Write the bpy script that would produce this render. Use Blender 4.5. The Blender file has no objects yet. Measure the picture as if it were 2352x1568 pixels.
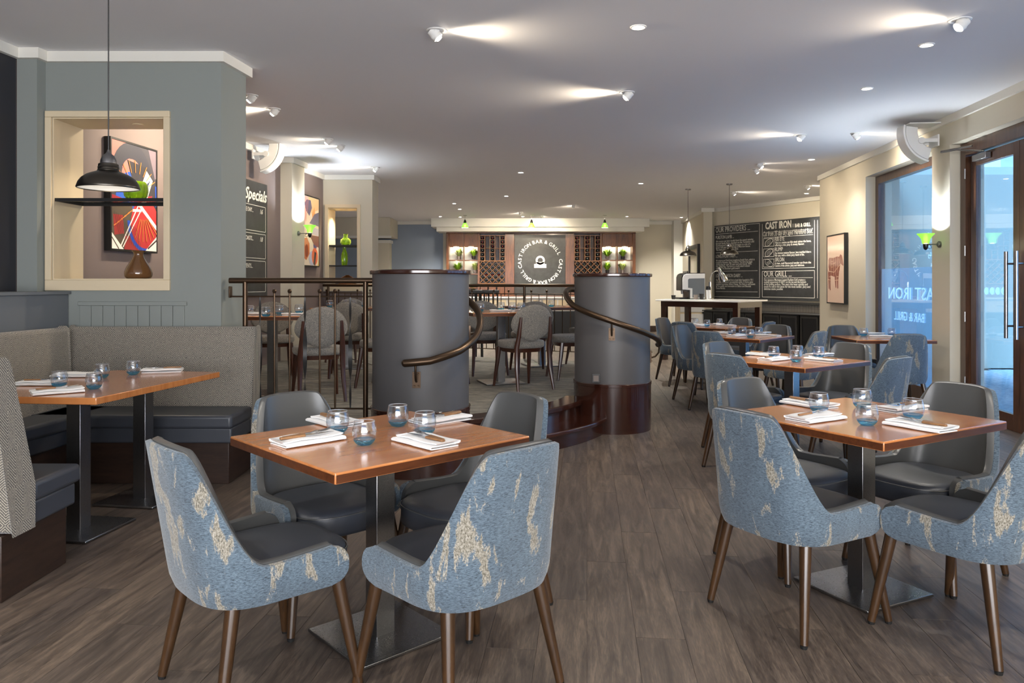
import bpy, math, random
from math import sin, cos, pi, radians, atan2, sqrt
from mathutils import Vector, Matrix
random.seed(7)
SC = bpy.context.scene
COL = SC.collection
# ------------------------------------------------------------------ camera, world, exposure
F, HY, CH, CZ = 1740.0, 650.0, 1.336, 3.04      # focal length in pixels, horizon row, eye height, ceiling height
cam = bpy.data.cameras.new('camera'); cam_o = bpy.data.objects.new('camera', cam); COL.objects.link(cam_o)
cam_o.location = (0, 0, CH); cam_o.rotation_euler = (pi/2, 0, 0)
cam.sensor_width = 36; cam.lens = F/2352*36; cam.shift_y = (HY-784)/2352; cam.clip_start = .05; cam.clip_end = 200
SC.camera = cam_o
SC.view_settings.view_transform = 'Standard'; SC.view_settings.look = 'None'
SC.view_settings.gamma = 1; SC.view_settings.use_curve_mapping = False
SC.view_settings.exposure = 1.27
SC.cycles.sample_clamp_indirect = 5
W = bpy.data.worlds.new('world'); SC.world = W; W.use_nodes = True
W.node_tree.nodes['Background'].inputs[0].default_value = (.22, .42, .80, 1)
W.node_tree.nodes['Background'].inputs[1].default_value = 1.0
def area(name, loc, rot, sx, sy, power, col):
    l = bpy.data.lights.new(name, 'AREA'); l.shape = 'RECTANGLE'; l.size = sx; l.size_y = sy; l.energy = power; l.color = col
    o = bpy.data.objects.new(name, l); COL.objects.link(o); o.location = loc; o.rotation_euler = rot; return o
def spot(name, loc, target, power, col, cone=100, blend=.6, rad=.03):
    l = bpy.data.lights.new(name, 'SPOT'); l.energy = power; l.color = col; l.spot_size = radians(cone); l.spot_blend = blend; l.shadow_soft_size = rad
    o = bpy.data.objects.new(name, l); COL.objects.link(o); o.location = loc
    o.rotation_euler = (Vector(target)-Vector(loc)).to_track_quat('-Z', 'Y').to_euler(); return o
def point(name, loc, power, col, rad=.03):
    l = bpy.data.lights.new(name, 'POINT'); l.energy = power; l.color = col; l.shadow_soft_size = rad
    o = bpy.data.objects.new(name, l); COL.objects.link(o); o.location = loc; return o
WARM = (1, .83, .62); NEUT = (1, .93, .82); COOL = (.42, .66, 1.0)
# soft fill light added behind the camera, and daylight through the right-hand glazing
area('rear_fill_light', (.6, -3.4, 1.3), (radians(108), 0, 0), 6.4, 1.9, 230, (1, .96, .92))
sl = bpy.data.lights.new('outdoor_sun', 'SUN'); sl.energy = 8; sl.color = (.36, .66, 1.0); sl.angle = radians(25)
so = bpy.data.objects.new('outdoor_sun', sl); COL.objects.link(so); so.rotation_euler = Vector((.45, .12, -1)).to_track_quat('-Z', 'Y').to_euler()

# ------------------------------------------------------------------ helpers
def lin(r, g, b):
    f = lambda c: (c/255/12.92) if c/255 <= .04045 else ((c/255+.055)/1.055)**2.4
    return (f(r), f(g), f(b), 1)
def at(px, py, Y): return Vector(((px-1176)/F*Y, Y, CH-(py-HY)/F*Y))
def on(px, py, z):
    Y = F*(CH-z)/(py-HY); return Vector(((px-1176)/F*Y, Y, z))
class MB:
    def __init__(s): s.v = []; s.f = []; s.m = []
    def add(s, vs, fs, mi=0):
        n = len(s.v); s.v += [tuple(p) for p in vs]; s.f += [tuple(i+n for i in q) for q in fs]; s.m += [mi]*len(fs); return s
    def box(s, c, size, M=None, mi=0):
        x, y, z = size[0]/2, size[1]/2, size[2]/2
        vs = [Vector((a*x, b*y, d*z)) for d in (-1, 1) for b in (-1, 1) for a in (-1, 1)]
        if M is not None: vs = [M @ p for p in vs]
        c = Vector(c); vs = [p+c for p in vs]
        return s.add(vs, [(0,2,3,1),(4,5,7,6),(0,1,5,4),(2,6,7,3),(0,4,6,2),(1,3,7,5)], mi)
    def bb(s, x0, x1, y0, y1, z0, z1, mi=0): return s.box(((x0+x1)/2,(y0+y1)/2,(z0+z1)/2), (x1-x0,y1-y0,z1-z0), None, mi)
    def prism(s, poly, z0, z1, mi=0):
        a = sum(poly[i][0]*poly[(i+1) % len(poly)][1]-poly[(i+1) % len(poly)][0]*poly[i][1] for i in range(len(poly)))
        if a < 0: poly = poly[::-1]
        n = len(poly)
        return s.add([(p[0], p[1], z0) for p in poly]+[(p[0], p[1], z1) for p in poly],
            [tuple(range(n))[::-1], tuple(range(n, 2*n))]+[(i, (i+1) % n, n+(i+1) % n, n+i) for i in range(n)], mi)
    def cone(s, p0, p1, r0, r1, n=12, caps=True, mi=0):
        p0, p1 = Vector(p0), Vector(p1); d = (p1-p0).normalized()
        a = d.orthogonal().normalized(); b = d.cross(a); vs = []
        for p, r in ((p0, r0), (p1, r1)):
            vs += [p+a*r*cos(2*pi*i/n)+b*r*sin(2*pi*i/n) for i in range(n)]
        fs = [(i, (i+1) % n, n+(i+1) % n, n+i) for i in range(n)]
        if caps: fs += [tuple(range(n))[::-1], tuple(range(n, 2*n))]
        return s.add(vs, fs, mi)
    def tube(s, pts, r, n=8, mi=0, caps=True):
        pts = [Vector(p) for p in pts]; rs = r if isinstance(r, (list, tuple)) else [r]*len(pts); vs = []; up = None
        for i, p in enumerate(pts):
            d = (pts[min(i+1, len(pts)-1)]-pts[max(i-1, 0)]).normalized()
            if up is None: up = d.orthogonal().normalized()
            a = (up-d*up.dot(d)).normalized(); up = a; b = d.cross(a)
            vs += [p+a*rs[i]*cos(2*pi*k/n)+b*rs[i]*sin(2*pi*k/n) for k in range(n)]
        fs = [(i*n+k, i*n+(k+1) % n, (i+1)*n+(k+1) % n, (i+1)*n+k) for i in range(len(pts)-1) for k in range(n)]
        if caps: fs += [tuple(range(n))[::-1], tuple(range((len(pts)-1)*n, len(pts)*n))]
        return s.add(vs, fs, mi)
    def lathe(s, prof, c=(0, 0, 0), n=24, mi=0):
        vs = []; c = Vector(c)
        for r, z in prof: vs += [c+Vector((r*cos(2*pi*k/n), r*sin(2*pi*k/n), z)) for k in range(n)]
        fs = [(i*n+k, i*n+(k+1) % n, (i+1)*n+(k+1) % n, (i+1)*n+k) for i in range(len(prof)-1) for k in range(n)]
        return s.add(vs, fs, mi)
    def grid(s, rows, closed=False, mi=0):
        m = len(rows[0]); vs = [p for r in rows for p in r]
        e = m if closed else m-1
        return s.add(vs, [(i*m+k, i*m+(k+1) % m, (i+1)*m+(k+1) % m, (i+1)*m+k) for i in range(len(rows)-1) for k in range(e)], mi)
    def xf(s, M): s.v = [tuple(M @ Vector(p)) for p in s.v]; return s
    def mesh(s, name, mat, smooth=32):
        me = bpy.data.meshes.new(name); me.from_pydata(s.v, [], s.f); me.validate()
        for m in (mat if isinstance(mat, (list, tuple)) else [mat]): me.materials.append(m)
        if len(me.polygons) == len(s.m): me.polygons.foreach_set('material_index', s.m)
        if smooth:
            me.polygons.foreach_set('use_smooth', [True]*len(me.polygons)); me.set_sharp_from_angle(angle=radians(smooth))
        me.update(); return me
    def build(s, name, mat, parent=None, smooth=32, loc=None):
        o = bpy.data.objects.new(name, s.mesh(name, mat, smooth)); COL.objects.link(o)
        if loc is not None: o.location = loc
        if parent is not None: o.parent = parent
        return o
def tag(o, label=None, cat=None, group=None, kind=None):
    for k, v in (('label', label), ('category', cat), ('group', group), ('kind', kind)):
        if v: o[k] = v
    return o
def thing(name, label, cat, loc=(0, 0, 0), rz=0, group=None):
    o = bpy.data.objects.new(name, None); COL.objects.link(o); o.location = loc; o.rotation_euler = (0, 0, rz); o.empty_display_size = .1
    return tag(o, label, cat, group)
def struct(name, mb, mat, parent=None, smooth=32):
    o = mb.build(name, mat, parent, smooth)
    if parent is None: o['kind'] = 'structure'
    return o
KIDS = {}
def copy_tree(o, parent=None):
    c = o.copy(); COL.objects.link(c)
    if parent is not None: c.parent = parent
    for ch in list(o.children): copy_tree(ch, c)
    return c
def place(o, loc, rz, label, group, first):
    r = o if first else copy_tree(o)
    r.location = loc; r.rotation_euler = (0, 0, rz); r['label'] = label
    if group: r['group'] = group
    return r
def bevel(o, w, seg=2):
    m = o.modifiers.new('bevel', 'BEVEL'); m.width = w; m.segments = seg; m.limit_method = 'ANGLE'; return o
def Rz(a): return Matrix.Rotation(a, 4, 'Z')
def text_mesh(body, size, thick=.0015, align='LEFT', sx=1.0, shear=0, bold=0):
    c = bpy.data.curves.new('t', 'FONT'); c.body = body; c.size = size; c.extrude = thick; c.align_x = align; c.shear = shear; c.offset = bold; c.resolution_u = 2
    o = bpy.data.objects.new('t', c); COL.objects.link(o)
    dg = bpy.context.evaluated_depsgraph_get(); dg.update()
    me = bpy.data.meshes.new_from_object(o.evaluated_get(dg))
    vs = [Vector((v.co.x*sx, v.co.y, v.co.z)) for v in me.vertices]; fs = [tuple(p.vertices) for p in me.polygons]
    bpy.data.objects.remove(o); bpy.data.meshes.remove(me); bpy.data.curves.remove(c); return vs, fs
def put_text(mb, body, M, size, mi=0, **k):
    vs, fs = text_mesh(body, size, **k); mb.add([M @ p for p in vs], fs, mi); return mb

# ------------------------------------------------------------------ materials
def mat(name, col, rough=.5, metal=0, coat=0, spec=.5, emit=None, estr=0, trans=0, bump=0, bscale=200, sheen=0):
    m = bpy.data.materials.new(name); m.use_nodes = True; b = m.node_tree.nodes['Principled BSDF']
    b.inputs['Base Color'].default_value = col; b.inputs['Roughness'].default_value = rough; b.inputs['Metallic'].default_value = metal
    b.inputs['Coat Weight'].default_value = coat; b.inputs['Coat Roughness'].default_value = .12; b.inputs['Specular IOR Level'].default_value = spec
    b.inputs['Transmission Weight'].default_value = trans; b.inputs['Sheen Weight'].default_value = sheen
    if emit: b.inputs['Emission Color'].default_value = emit; b.inputs['Emission Strength'].default_value = estr
    if bump:
        n = m.node_tree.nodes.new('ShaderNodeTexNoise'); n.inputs['Scale'].default_value = bscale; n.inputs['Detail'].default_value = 3
        t = m.node_tree.nodes.new('ShaderNodeTexCoord'); m.node_tree.links.new(t.outputs['Object'], n.inputs['Vector'])
        u = m.node_tree.nodes.new('ShaderNodeBump'); u.inputs['Strength'].default_value = bump; u.inputs['Distance'].default_value = .002
        m.node_tree.links.new(n.outputs['Fac'], u.inputs['Height']); m.node_tree.links.new(u.outputs['Normal'], b.inputs['Normal'])
    return m
class NT:
    def __init__(s, m): s.t = m.node_tree; s.b = s.t.nodes.get('Principled BSDF')
    def n(s, k, **kw):
        x = s.t.nodes.new(k)
        for a, v in kw.items(): setattr(x, a, v)
        return x
    def l(s, a, b): s.t.links.new(a, b)
    def coord(s, which='Object', scale=(1, 1, 1), rot=(0, 0, 0), src=None):
        c = s.n('ShaderNodeTexCoord'); mp = s.n('ShaderNodeMapping'); mp.inputs['Scale'].default_value = scale; mp.inputs['Rotation'].default_value = rot
        s.l(src or c.outputs[which], mp.inputs['Vector']); return mp.outputs['Vector']
    def noise(s, vec, scale, detail=4, rough=.5, dist=0):
        x = s.n('ShaderNodeTexNoise'); x.inputs['Scale'].default_value = scale; x.inputs['Detail'].default_value = detail
        x.inputs['Roughness'].default_value = rough; x.inputs['Distortion'].default_value = dist; s.l(vec, x.inputs['Vector']); return x.outputs['Fac']
    def ramp(s, fac, stops, interp='LINEAR'):
        r = s.n('ShaderNodeValToRGB'); r.color_ramp.interpolation = interp; e = r.color_ramp.elements
        while len(e) < len(stops): e.new(.5)
        for x, (p, c) in zip(e, stops): x.position = p; x.color = c
        s.l(fac, r.inputs['Fac']); return r.outputs['Color']
    def math(s, op, a, b=None, clamp=False):
        x = s.n('ShaderNodeMath', operation=op, use_clamp=clamp)
        for i, v in enumerate((a, b)):
            if v is None: continue
            if isinstance(v, (int, float)): x.inputs[i].default_value = v
            else: s.l(v, x.inputs[i])
        return x.outputs[0]
    def mix(s, fac, a, b, mode='MIX'):
        x = s.n('ShaderNodeMix', data_type='RGBA', blend_type=mode)
        for i, v in ((0, fac), (6, a), (7, b)):
            if isinstance(v, (int, float)): x.inputs[i].default_value = v
            elif isinstance(v, tuple): x.inputs[i].default_value = v
            else: s.l(v, x.inputs[i])
        return x.outputs[2]
    def bump(s, h, st=.3, d=.002):
        u = s.n('ShaderNodeBump'); u.inputs['Strength'].default_value = st; u.inputs['Distance'].default_value = d
        s.l(h, u.inputs['Height']); s.l(u.outputs['Normal'], s.b.inputs['Normal'])
    def color(s, c): s.l(c, s.b.inputs['Base Color'])
M = {}
M['ceiling'] = mat('ceiling_paint', lin(226, 226, 228), .9, bump=.1, bscale=40)
M['cornice'] = mat('cornice_paint', lin(222, 220, 212), .7)
M['grey'] = mat('grey_green_paint', lin(134, 140, 137), .75, bump=.06, bscale=60)
M['greydk'] = mat('slate_grey_paint', lin(100, 106, 112), .7)
M['navy'] = mat('navy_black_paint', lin(38, 39, 46), .45)
M['beige'] = mat('beige_paint', lin(205, 198, 180), .8, bump=.06, bscale=60)
M['purple'] = mat('aubergine_brown_paint', lin(112, 100, 97), .7)
M['bluegrey'] = mat('blue_grey_paint', lin(140, 152, 168), .8)
M['cream'] = mat('cream_trim_paint', lin(214, 198, 168), .5)
M['charcoal'] = mat('charcoal_pier_paint', lin(86, 85, 86), .42, bump=.05, bscale=50)
M['white'] = mat('white_enamel', lin(232, 232, 230), .4)
M['whitepl'] = mat('white_plastic', lin(225, 225, 222), .45)
M['cloth'] = mat('white_napkin_cotton', lin(238, 238, 238), .9, bump=.15, bscale=400, sheen=.2)
M['black'] = mat('black_metal', lin(22, 22, 22), .4)
M['blackpl'] = mat('black_plastic', lin(18, 18, 19), .3)
M['bronze'] = mat('bronze_metal', lin(82, 66, 52), .32, metal=.85)
M['iron'] = mat('grey_iron', lin(62, 62, 62), .45, metal=.5)
M['chrome'] = mat('chrome', lin(205, 205, 205), .12, metal=1)
M['cutlery'] = mat('cutlery_steel', lin(185, 185, 188), .22, metal=1)
M['leather'] = mat('grey_leather', lin(78, 79, 79), .33, spec=.6, bump=.12, bscale=350)
M['leathdk'] = mat('dark_leather', lin(60, 64, 72), .42, spec=.6, bump=.12, bscale=350)
M['piping'] = mat('grey_piping', lin(120, 122, 122), .5)
M['purplewood'] = mat('dark_brown_joinery', lin(62, 46, 38), .4)
M['copper'] = mat('copper_glaze', lin(205, 125, 70), .22, metal=.9)
M['brownglass'] = mat('brown_glass', lin(105, 72, 42), .1, spec=.8, coat=.6)
M['greenglass'] = mat('green_glass', lin(150, 195, 40), .08, trans=.6)
M['pot'] = mat('dark_pot', lin(40, 38, 38), .5)
M['potgrey'] = mat('grey_pot', lin(120, 110, 105), .6)
M['leaf'] = mat('grass_blades', lin(128, 165, 45), .6)
M['leafpale'] = mat('pale_grass_blades', lin(175, 190, 120), .6)
M['btl'] = mat('bottle_dark', lin(22, 28, 22), .2)
M['cap'] = mat('bottle_foil_red', lin(110, 25, 30), .35, metal=.3)
M['tile'] = mat('grey_wall_tile', lin(120, 117, 112), .25)
M['seatfoot'] = mat('black_rubber', lin(12, 12, 12), .7)
M['lamp_on'] = mat('lit_lamp', (1, .95, .85, 1), .5, emit=(1, .9, .75, 1), estr=30)
M['glow'] = mat('warm_strip_lamp', (1, .95, .85, 1), .5, emit=(1, .92, .7, 1), estr=9)
M['tealight'] = mat('downlight_lens', (1, .95, .85, 1), .5, emit=(1, .93, .82, 1), estr=22)
M['jade'] = mat('green_shade_glass', lin(150, 222, 90), .25, emit=lin(150, 230, 80), estr=.35, trans=.25)
M['stone'] = mat('white_stone_top', lin(228, 226, 220), .25, coat=.3)

def wood(name, c1, c2, rough=.3, scale=(1, 1, 1), k=6, coat=.0, ring=8, axis='Object', fine=.3, bmp=.02):
    m = mat(name, c1, rough, coat=coat); t = NT(m); v = t.coord(axis, scale)
    a = t.noise(v, k, 6, .6, .6); b = t.noise(v, k*ring, 3, .5)
    h = t.math('ADD', t.math('MULTIPLY', a, 1-fine), t.math('MULTIPLY', b, fine))
    t.color(t.ramp(h, [(.32, c1), (.62, c2)])); 
    if bmp: t.bump(h, bmp, .0002)
    return m
M['table'] = wood('table_wood', lin(172, 106, 57), lin(192, 126, 74), .17, (.8, 14, 1), 2, coat=.4, fine=.15, bmp=0)
M['edge'] = wood('table_edge_wood', lin(62, 31, 15), lin(92, 50, 25), .38, (1, 9, 9), 4)
M['legwood'] = wood('chair_leg_wood', lin(42, 27, 14), lin(66, 44, 24), .28, (8, 8, 1), 4, coat=.3)
M['redwood'] = wood('red_brown_leg_wood', lin(46, 24, 16), lin(74, 40, 26), .32, (8, 8, 1), 4, coat=.2)
M['mahogany'] = wood('mahogany', lin(42, 20, 14), lin(58, 29, 20), .14, (1, 1, 8), 1.5, coat=.6)
M['plinth'] = wood('dark_plinth_wood', lin(34, 24, 20), lin(56, 40, 32), .35, (1, 1, 8), 4)
M['barwood'] = wood('bar_walnut', lin(66, 38, 22), lin(112, 68, 38), .3, (7, 7, 1), 3, coat=.2)
M['rack'] = wood('rack_wood', lin(105, 66, 38), lin(140, 96, 60), .4, (4, 4, 1), 4)
M['doorwood'] = wood('door_wood', lin(50, 32, 22), lin(86, 56, 38), .28, (8, 8, 1), 3, coat=.3)
M['handlewood'] = wood('cutlery_handle_wood', lin(112, 76, 46), lin(160, 118, 78), .45, (30, 5, 30), 4)
# brushed steel
M['steel'] = mat('brushed_steel', lin(150, 150, 152), .28, metal=1); t = NT(M['steel'])
v = t.coord('Object', (30, 30, 400)); h = t.noise(v, 8, 3, .6)
t.l(t.ramp(h, [(.3, (.25, .25, .25, 1)), (.7, (.34, .34, .34, 1))]), t.b.inputs['Roughness'])
# floor planks: each plank its own tone, wire-brushed grain along the plank
def plankmat(name, per):
    m = mat(name, lin(88, 76, 68), .42, spec=.45); t = NT(m)
    v = t.coord('Object', (9, .9, 1), (0, 0, -radians(5.6)) if per == 'w' else (0, 0, 0))
    if per == 'o': rnd = t.n('ShaderNodeObjectInfo').outputs['Random']
    else: rnd = t.n('ShaderNodeNewGeometry').outputs['Random Per Island']
    add = t.n('ShaderNodeVectorMath', operation='ADD'); t.l(v, add.inputs[0])
    cx = t.n('ShaderNodeCombineXYZ'); t.l(t.math('MULTIPLY', rnd, 37.0), cx.inputs[0]); t.l(t.math('MULTIPLY', rnd, 91.0), cx.inputs[1]); t.l(cx.outputs[0], add.inputs[1])
    a = t.noise(add.outputs[0], 3, 7, .65, .8); g = t.noise(add.outputs[0], 22, 4, .6, .2)
    base = t.ramp(t.math('ADD', t.math('MULTIPLY', a, .6), t.math('MULTIPLY', g, .4)), [(.34, lin(56, 49, 45)), (.5, lin(88, 78, 71)), (.66, lin(122, 109, 97))])
    tone = t.ramp(rnd, [(0, (.80, .80, .82, 1)), (1, (1.12, 1.08, 1.02, 1))])
    t.color(t.mix(1.0, base, tone, 'MULTIPLY')); t.bump(g, .35, .0012)
    t.l(t.ramp(g, [(.3, (.34, .34, .34, 1)), (.7, (.55, .55, .55, 1))]), t.b.inputs['Roughness']); return m
M['plank'] = plankmat('floor_plank_vinyl', 'o'); M['plankw'] = plankmat('floor_plank_vinyl_far', 'w')
# platform carpet, streaky grey
M['carpet'] = mat('streaky_grey_carpet', lin(110, 108, 104), .95); t = NT(M['carpet'])
v = t.coord('Object', (1.2, 9, 1), (0, 0, radians(6))); a = t.noise(v, 5, 8, .75, .3)
t.color(t.ramp(a, [(.34, lin(80, 80, 80)), (.5, lin(118, 116, 110)), (.66, lin(168, 164, 152))])); t.bump(t.noise(t.coord('Object'), 300, 2), .5, .003)
# blue distressed chair fabric
M['blue'] = mat('blue_distressed_fabric', lin(98, 125, 150), .85, sheen=.25); t = NT(M['blue'])
ob = t.n('ShaderNodeObjectInfo').outputs['Random']
cx = t.n('ShaderNodeCombineXYZ'); t.l(t.math('MULTIPLY', ob, 40.0), cx.inputs[0]); t.l(t.math('MULTIPLY', ob, 17.0), cx.inputs[2])
add = t.n('ShaderNodeVectorMath', operation='ADD'); t.l(t.coord('Object', (17, 17, 5.0)), add.inputs[0]); t.l(cx.outputs[0], add.inputs[1])
p1 = t.noise(add.outputs[0], 1.0, 3, .55, .4); fine = t.noise(t.coord('Object', (70, 70, 40)), 3, 5, .8)
pm = t.math('ADD', p1, t.math('MULTIPLY', t.math('SUBTRACT', fine, .5), .26))
weave = t.noise(t.coord('Object', (22, 22, 110)), 4, 5, .8)
basec = t.ramp(weave, [(.36, lin(30, 36, 42)), (.45, lin(70, 86, 99)), (.58, lin(96, 113, 127)), (.72, lin(124, 137, 147))])
patch = t.ramp(fine, [(.36, lin(50, 48, 40)), (.47, lin(118, 113, 100)), (.64, lin(172, 168, 158))])
msk = t.ramp(pm, [(.575, (0, 0, 0, 1)), (.60, (1, 1, 1, 1))])
sh = t.ramp(t.noise(t.coord('Object', (5, 5, 3)), 2, 2), [(.3, (.86, .86, .88, 1)), (.7, (1.08, 1.08, 1.08, 1))])
t.color(t.mix(msk, t.mix(1.0, basec, sh, 'MULTIPLY'), patch)); t.bump(t.math('ADD', weave, t.math('MULTIPLY', msk, .5)), .4, .0012)
# oval chair fabric, grey melange
M['melange'] = mat('grey_melange_fabric', lin(130, 126, 118), .95, sheen=.2); t = NT(M['melange'])
a = t.noise(t.coord('Object', (30, 30, 130)), 3, 5, .75)
t.color(t.ramp(a, [(.34, lin(64, 66, 70)), (.5, lin(124, 120, 113)), (.68, lin(176, 168, 155))])); t.bump(a, .4, .001)
# herringbone upholstery: zigzag twill
M['herring'] = mat('herringbone_tweed', lin(130, 124, 114), .95, sheen=.2); t = NT(M['herring'])
co = t.n('ShaderNodeTexCoord'); sp = t.n('ShaderNodeSeparateXYZ'); t.l(co.outputs['Object'], sp.inputs[0])
u = t.math('ADD', sp.outputs[0], sp.outputs[1]); z = sp.outputs[2]
zig = t.math('PINGPONG', u, .05); big = t.math('PINGPONG', z, .16)
ph = t.math('ADD', t.math('MULTIPLY', zig, 1.0), big)
st = t.math('SINE', t.math('MULTIPLY', ph, 2*pi/.0125))
nz = t.noise(t.coord('Object', (60, 60, 60)), 4, 4, .7)
st2 = t.math('ADD', t.math('MULTIPLY', st, .22), nz)
t.color(t.ramp(st2, [(.28, lin(62, 62, 64)), (.50, lin(122, 117, 108)), (.74, lin(182, 175, 160))])); t.bump(st2, .3, .001)
# vertex-coloured flat print
M['print'] = mat('printed_artwork', (1, 1, 1, 1), .35, coat=.3); t = NT(M['print'])
at_ = t.n('ShaderNodeVertexColor'); at_.layer_name = 'Col'; t.color(at_.outputs['Color'])
M['chalkboard'] = mat('chalkboard', lin(48, 49, 50), .45, bump=.05, bscale=30); t = NT(M['chalkboard'])
t.color(t.ramp(t.noise(t.coord('Object', (3, 3, 3)), 2, 5, .6), [(.3, lin(42, 43, 44)), (.7, lin(58, 60, 61))]))
M['chalk'] = mat('chalk_white', lin(215, 215, 205), .9)
M['signwhite'] = mat('sign_white', lin(235, 235, 230), .7)
def thin_glass(name, tint, ior=1.45, rough=0.0, gtint=(1, 1, 1, 1)):
    m = bpy.data.materials.new(name); m.use_nodes = True; nt = m.node_tree; nt.nodes.clear()
    o = nt.nodes.new('ShaderNodeOutputMaterial'); mx = nt.nodes.new('ShaderNodeMixShader'); lw = nt.nodes.new('ShaderNodeLayerWeight'); lw.inputs[0].default_value = .5
    pw = nt.nodes.new('ShaderNodeMath'); pw.operation = 'POWER'; pw.inputs[1].default_value = 3.5; nt.links.new(lw.outputs['Facing'], pw.inputs[0])
    fr = nt.nodes.new('ShaderNodeMapRange'); fr.inputs['To Min'].default_value = (ior-1)*.12; fr.inputs['To Max'].default_value = .75; nt.links.new(pw.outputs[0], fr.inputs['Value'])
    tr = nt.nodes.new('ShaderNodeBsdfTransparent'); tr.inputs[0].default_value = tint; gl = nt.nodes.new('ShaderNodeBsdfGlossy'); gl.inputs['Roughness'].default_value = rough; gl.inputs[0].default_value = gtint
    nt.links.new(fr.outputs[0], mx.inputs[0]); nt.links.new(tr.outputs[0], mx.inputs[1]); nt.links.new(gl.outputs[0], mx.inputs[2]); nt.links.new(mx.outputs[0], o.inputs[0]); return m
M['pane'] = thin_glass('window_pane_glass', (.86, .93, .97, 1), 1.6)
M['tumbler'] = thin_glass('clear_tumbler_glass', (.93, .95, .97, 1), 1.75)
M['rimglass'] = mat('glass_rim', lin(215, 222, 228), .05, spec=1, trans=.5)
M['bluebase'] = thin_glass('blue_tinted_glass', (.34, .76, .97, 1), 2.2, .05, (.55, .85, 1, 1))
nt_b = M['bluebase'].node_tree; tb = NT(M['bluebase']); nb_ = tb.noise(tb.coord('Object'), 140, 2); ub = tb.n('ShaderNodeBump'); ub.inputs['Strength'].default_value = 1; ub.inputs['Distance'].default_value = .01
tb.l(nb_, ub.inputs['Height']); tb.l(ub.outputs['Normal'], [x for x in nt_b.nodes if x.type == 'BSDF_GLOSSY'][0].inputs['Normal'])
M['smokeglass'] = thin_glass('smoked_shelf_glass', (.45, .48, .48, 1), 1.5)
def frosted(name, col, alpha):
    m = bpy.data.materials.new(name); m.use_nodes = True; nt = m.node_tree; nt.nodes.clear()
    o = nt.nodes.new('ShaderNodeOutputMaterial'); mx = nt.nodes.new('ShaderNodeMixShader'); mx.inputs[0].default_value = alpha
    tr = nt.nodes.new('ShaderNodeBsdfTransparent'); a = nt.nodes.new('ShaderNodeAddShader'); d = nt.nodes.new('ShaderNodeBsdfDiffuse'); d.inputs[0].default_value = col
    tl = nt.nodes.new('ShaderNodeBsdfTranslucent'); tl.inputs[0].default_value = col
    nt.links.new(d.outputs[0], a.inputs[0]); nt.links.new(tl.outputs[0], a.inputs[1]); nt.links.new(tr.outputs[0], mx.inputs[1]); nt.links.new(a.outputs[0], mx.inputs[2]); nt.links.new(mx.outputs[0], o.inputs[0]); return m
M['frost'] = frosted('frosted_film', lin(150, 175, 190), .34)
M['frostlet'] = frosted('frosted_white_lettering', lin(190, 215, 230), .6)
M['extfloor'] = mat('outside_stone_paving', lin(150, 158, 165), .6); t = NT(M['extfloor'])
t.color(t.ramp(t.noise(t.coord('Object', (4, 4, 4)), 5, 6, .7), [(.3, lin(110, 120, 130)), (.7, lin(180, 188, 196))]))
M['extwall'] = mat('outside_render', lin(190, 200, 210), .8)

# ------------------------------------------------------------------ the shell: axes of the two long walls
XL = lambda Y, o=0: -4.13+.096*Y+o
XR = lambda Y, o=0: 3.69+.10*Y+o
AX = radians(90)-atan2(.1, 1)*1   # heading of the room axis
ax_d = Vector((.0985, .995, 0))
def wallseg(line, Y0, Y1, z0, z1, o0, o1, mb=None):
    mb = mb or MB(); return mb.prism([(line(Y0, o0), Y0), (line(Y1, o0), Y1), (line(Y1, o1), Y1), (line(Y0, o1), Y0)], z0, z1)
# ceiling
struct('ceiling', MB().prism([(-5.6, -3.8), (XR(-3.8, .45), -3.8), (XR(11.9, .45), 11.9), (8.6, 11.9), (8.6, 21.5), (-5.6, 21.5)], CZ, CZ+.12), M['ceiling'])
# floor: base slab + planks
floor = struct('floor', MB().prism([(-5.6, -3.6), (4.0, -3.6), (4.6, 8), (6.0, 12), (8.6, 12), (8.6, 21.5), (-5.6, 21.5)], -.2, -.003), M['purplewood'])
PW, PL = .184, 1.22
pm_ = {}
ax_y = Vector((.0985, .9951)); ax_x = Vector((.9951, -.0985))
def plank_origin(i, j): return ax_x*(i*PW)+ax_y*(j*PL+(i*.37 % 1)*PL)
near, far = [], []
for i in range(-32, 48):
    for j in range(-4, 19):
        c = plank_origin(i, j)+ax_x*PW/2+ax_y*PL/2
        if c.y < -3.2 or c.y > 21 or c.x < -5 or c.x > 8: continue
        if c.x > XR(c.y, .12) and c.y < 12.2: continue
        if c.x < XL(c.y, -.1) and c.y < 12.5: continue
        on_plat = (c.x < 1.2 and 6.4 < c.y < 10.2 and c.x < .3+(c.y-6.4)*.2) or (c.x < -2.2 and c.y > 5.9 and c.y < 11.5)
        if on_plat: continue
        px = 1176+F*c.x/max(c.y, .1)
        vis = c.y > 1.7 and -260 < px < 2560
        (near if vis else far).append((c.y, i, j))
near.sort(); keep = near[:292]; far += near[292:]
bm_ = MB().bb(.0007, PW-.0007, .0007, PL-.0007, -.006, 0); pme = bm_.mesh('floor_plank', M['plank'], 0)
for k, (y, i, j) in enumerate(keep):
    o = bpy.data.objects.new('floor_plank', pme); COL.objects.link(o); c = plank_origin(i, j)
    o.location = (c.x, c.y, random.uniform(-.0004, .0004)); o.rotation_euler = (0, 0, -atan2(.0985, .9951)); o.parent = floor
fm = MB()
for y, i, j in far:
    c = plank_origin(i, j); a = ax_x*(PW-.0012); b = ax_y*(PL-.0012); d = ax_x*.0012+ax_y*.0012
    fm.prism([c+d, c+a, c+a+b, c+b+d*0], -.006, 0)
o = fm.build('floor_planks', M['plankw'], floor, 0); tag(o, kind='stuff')

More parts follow.
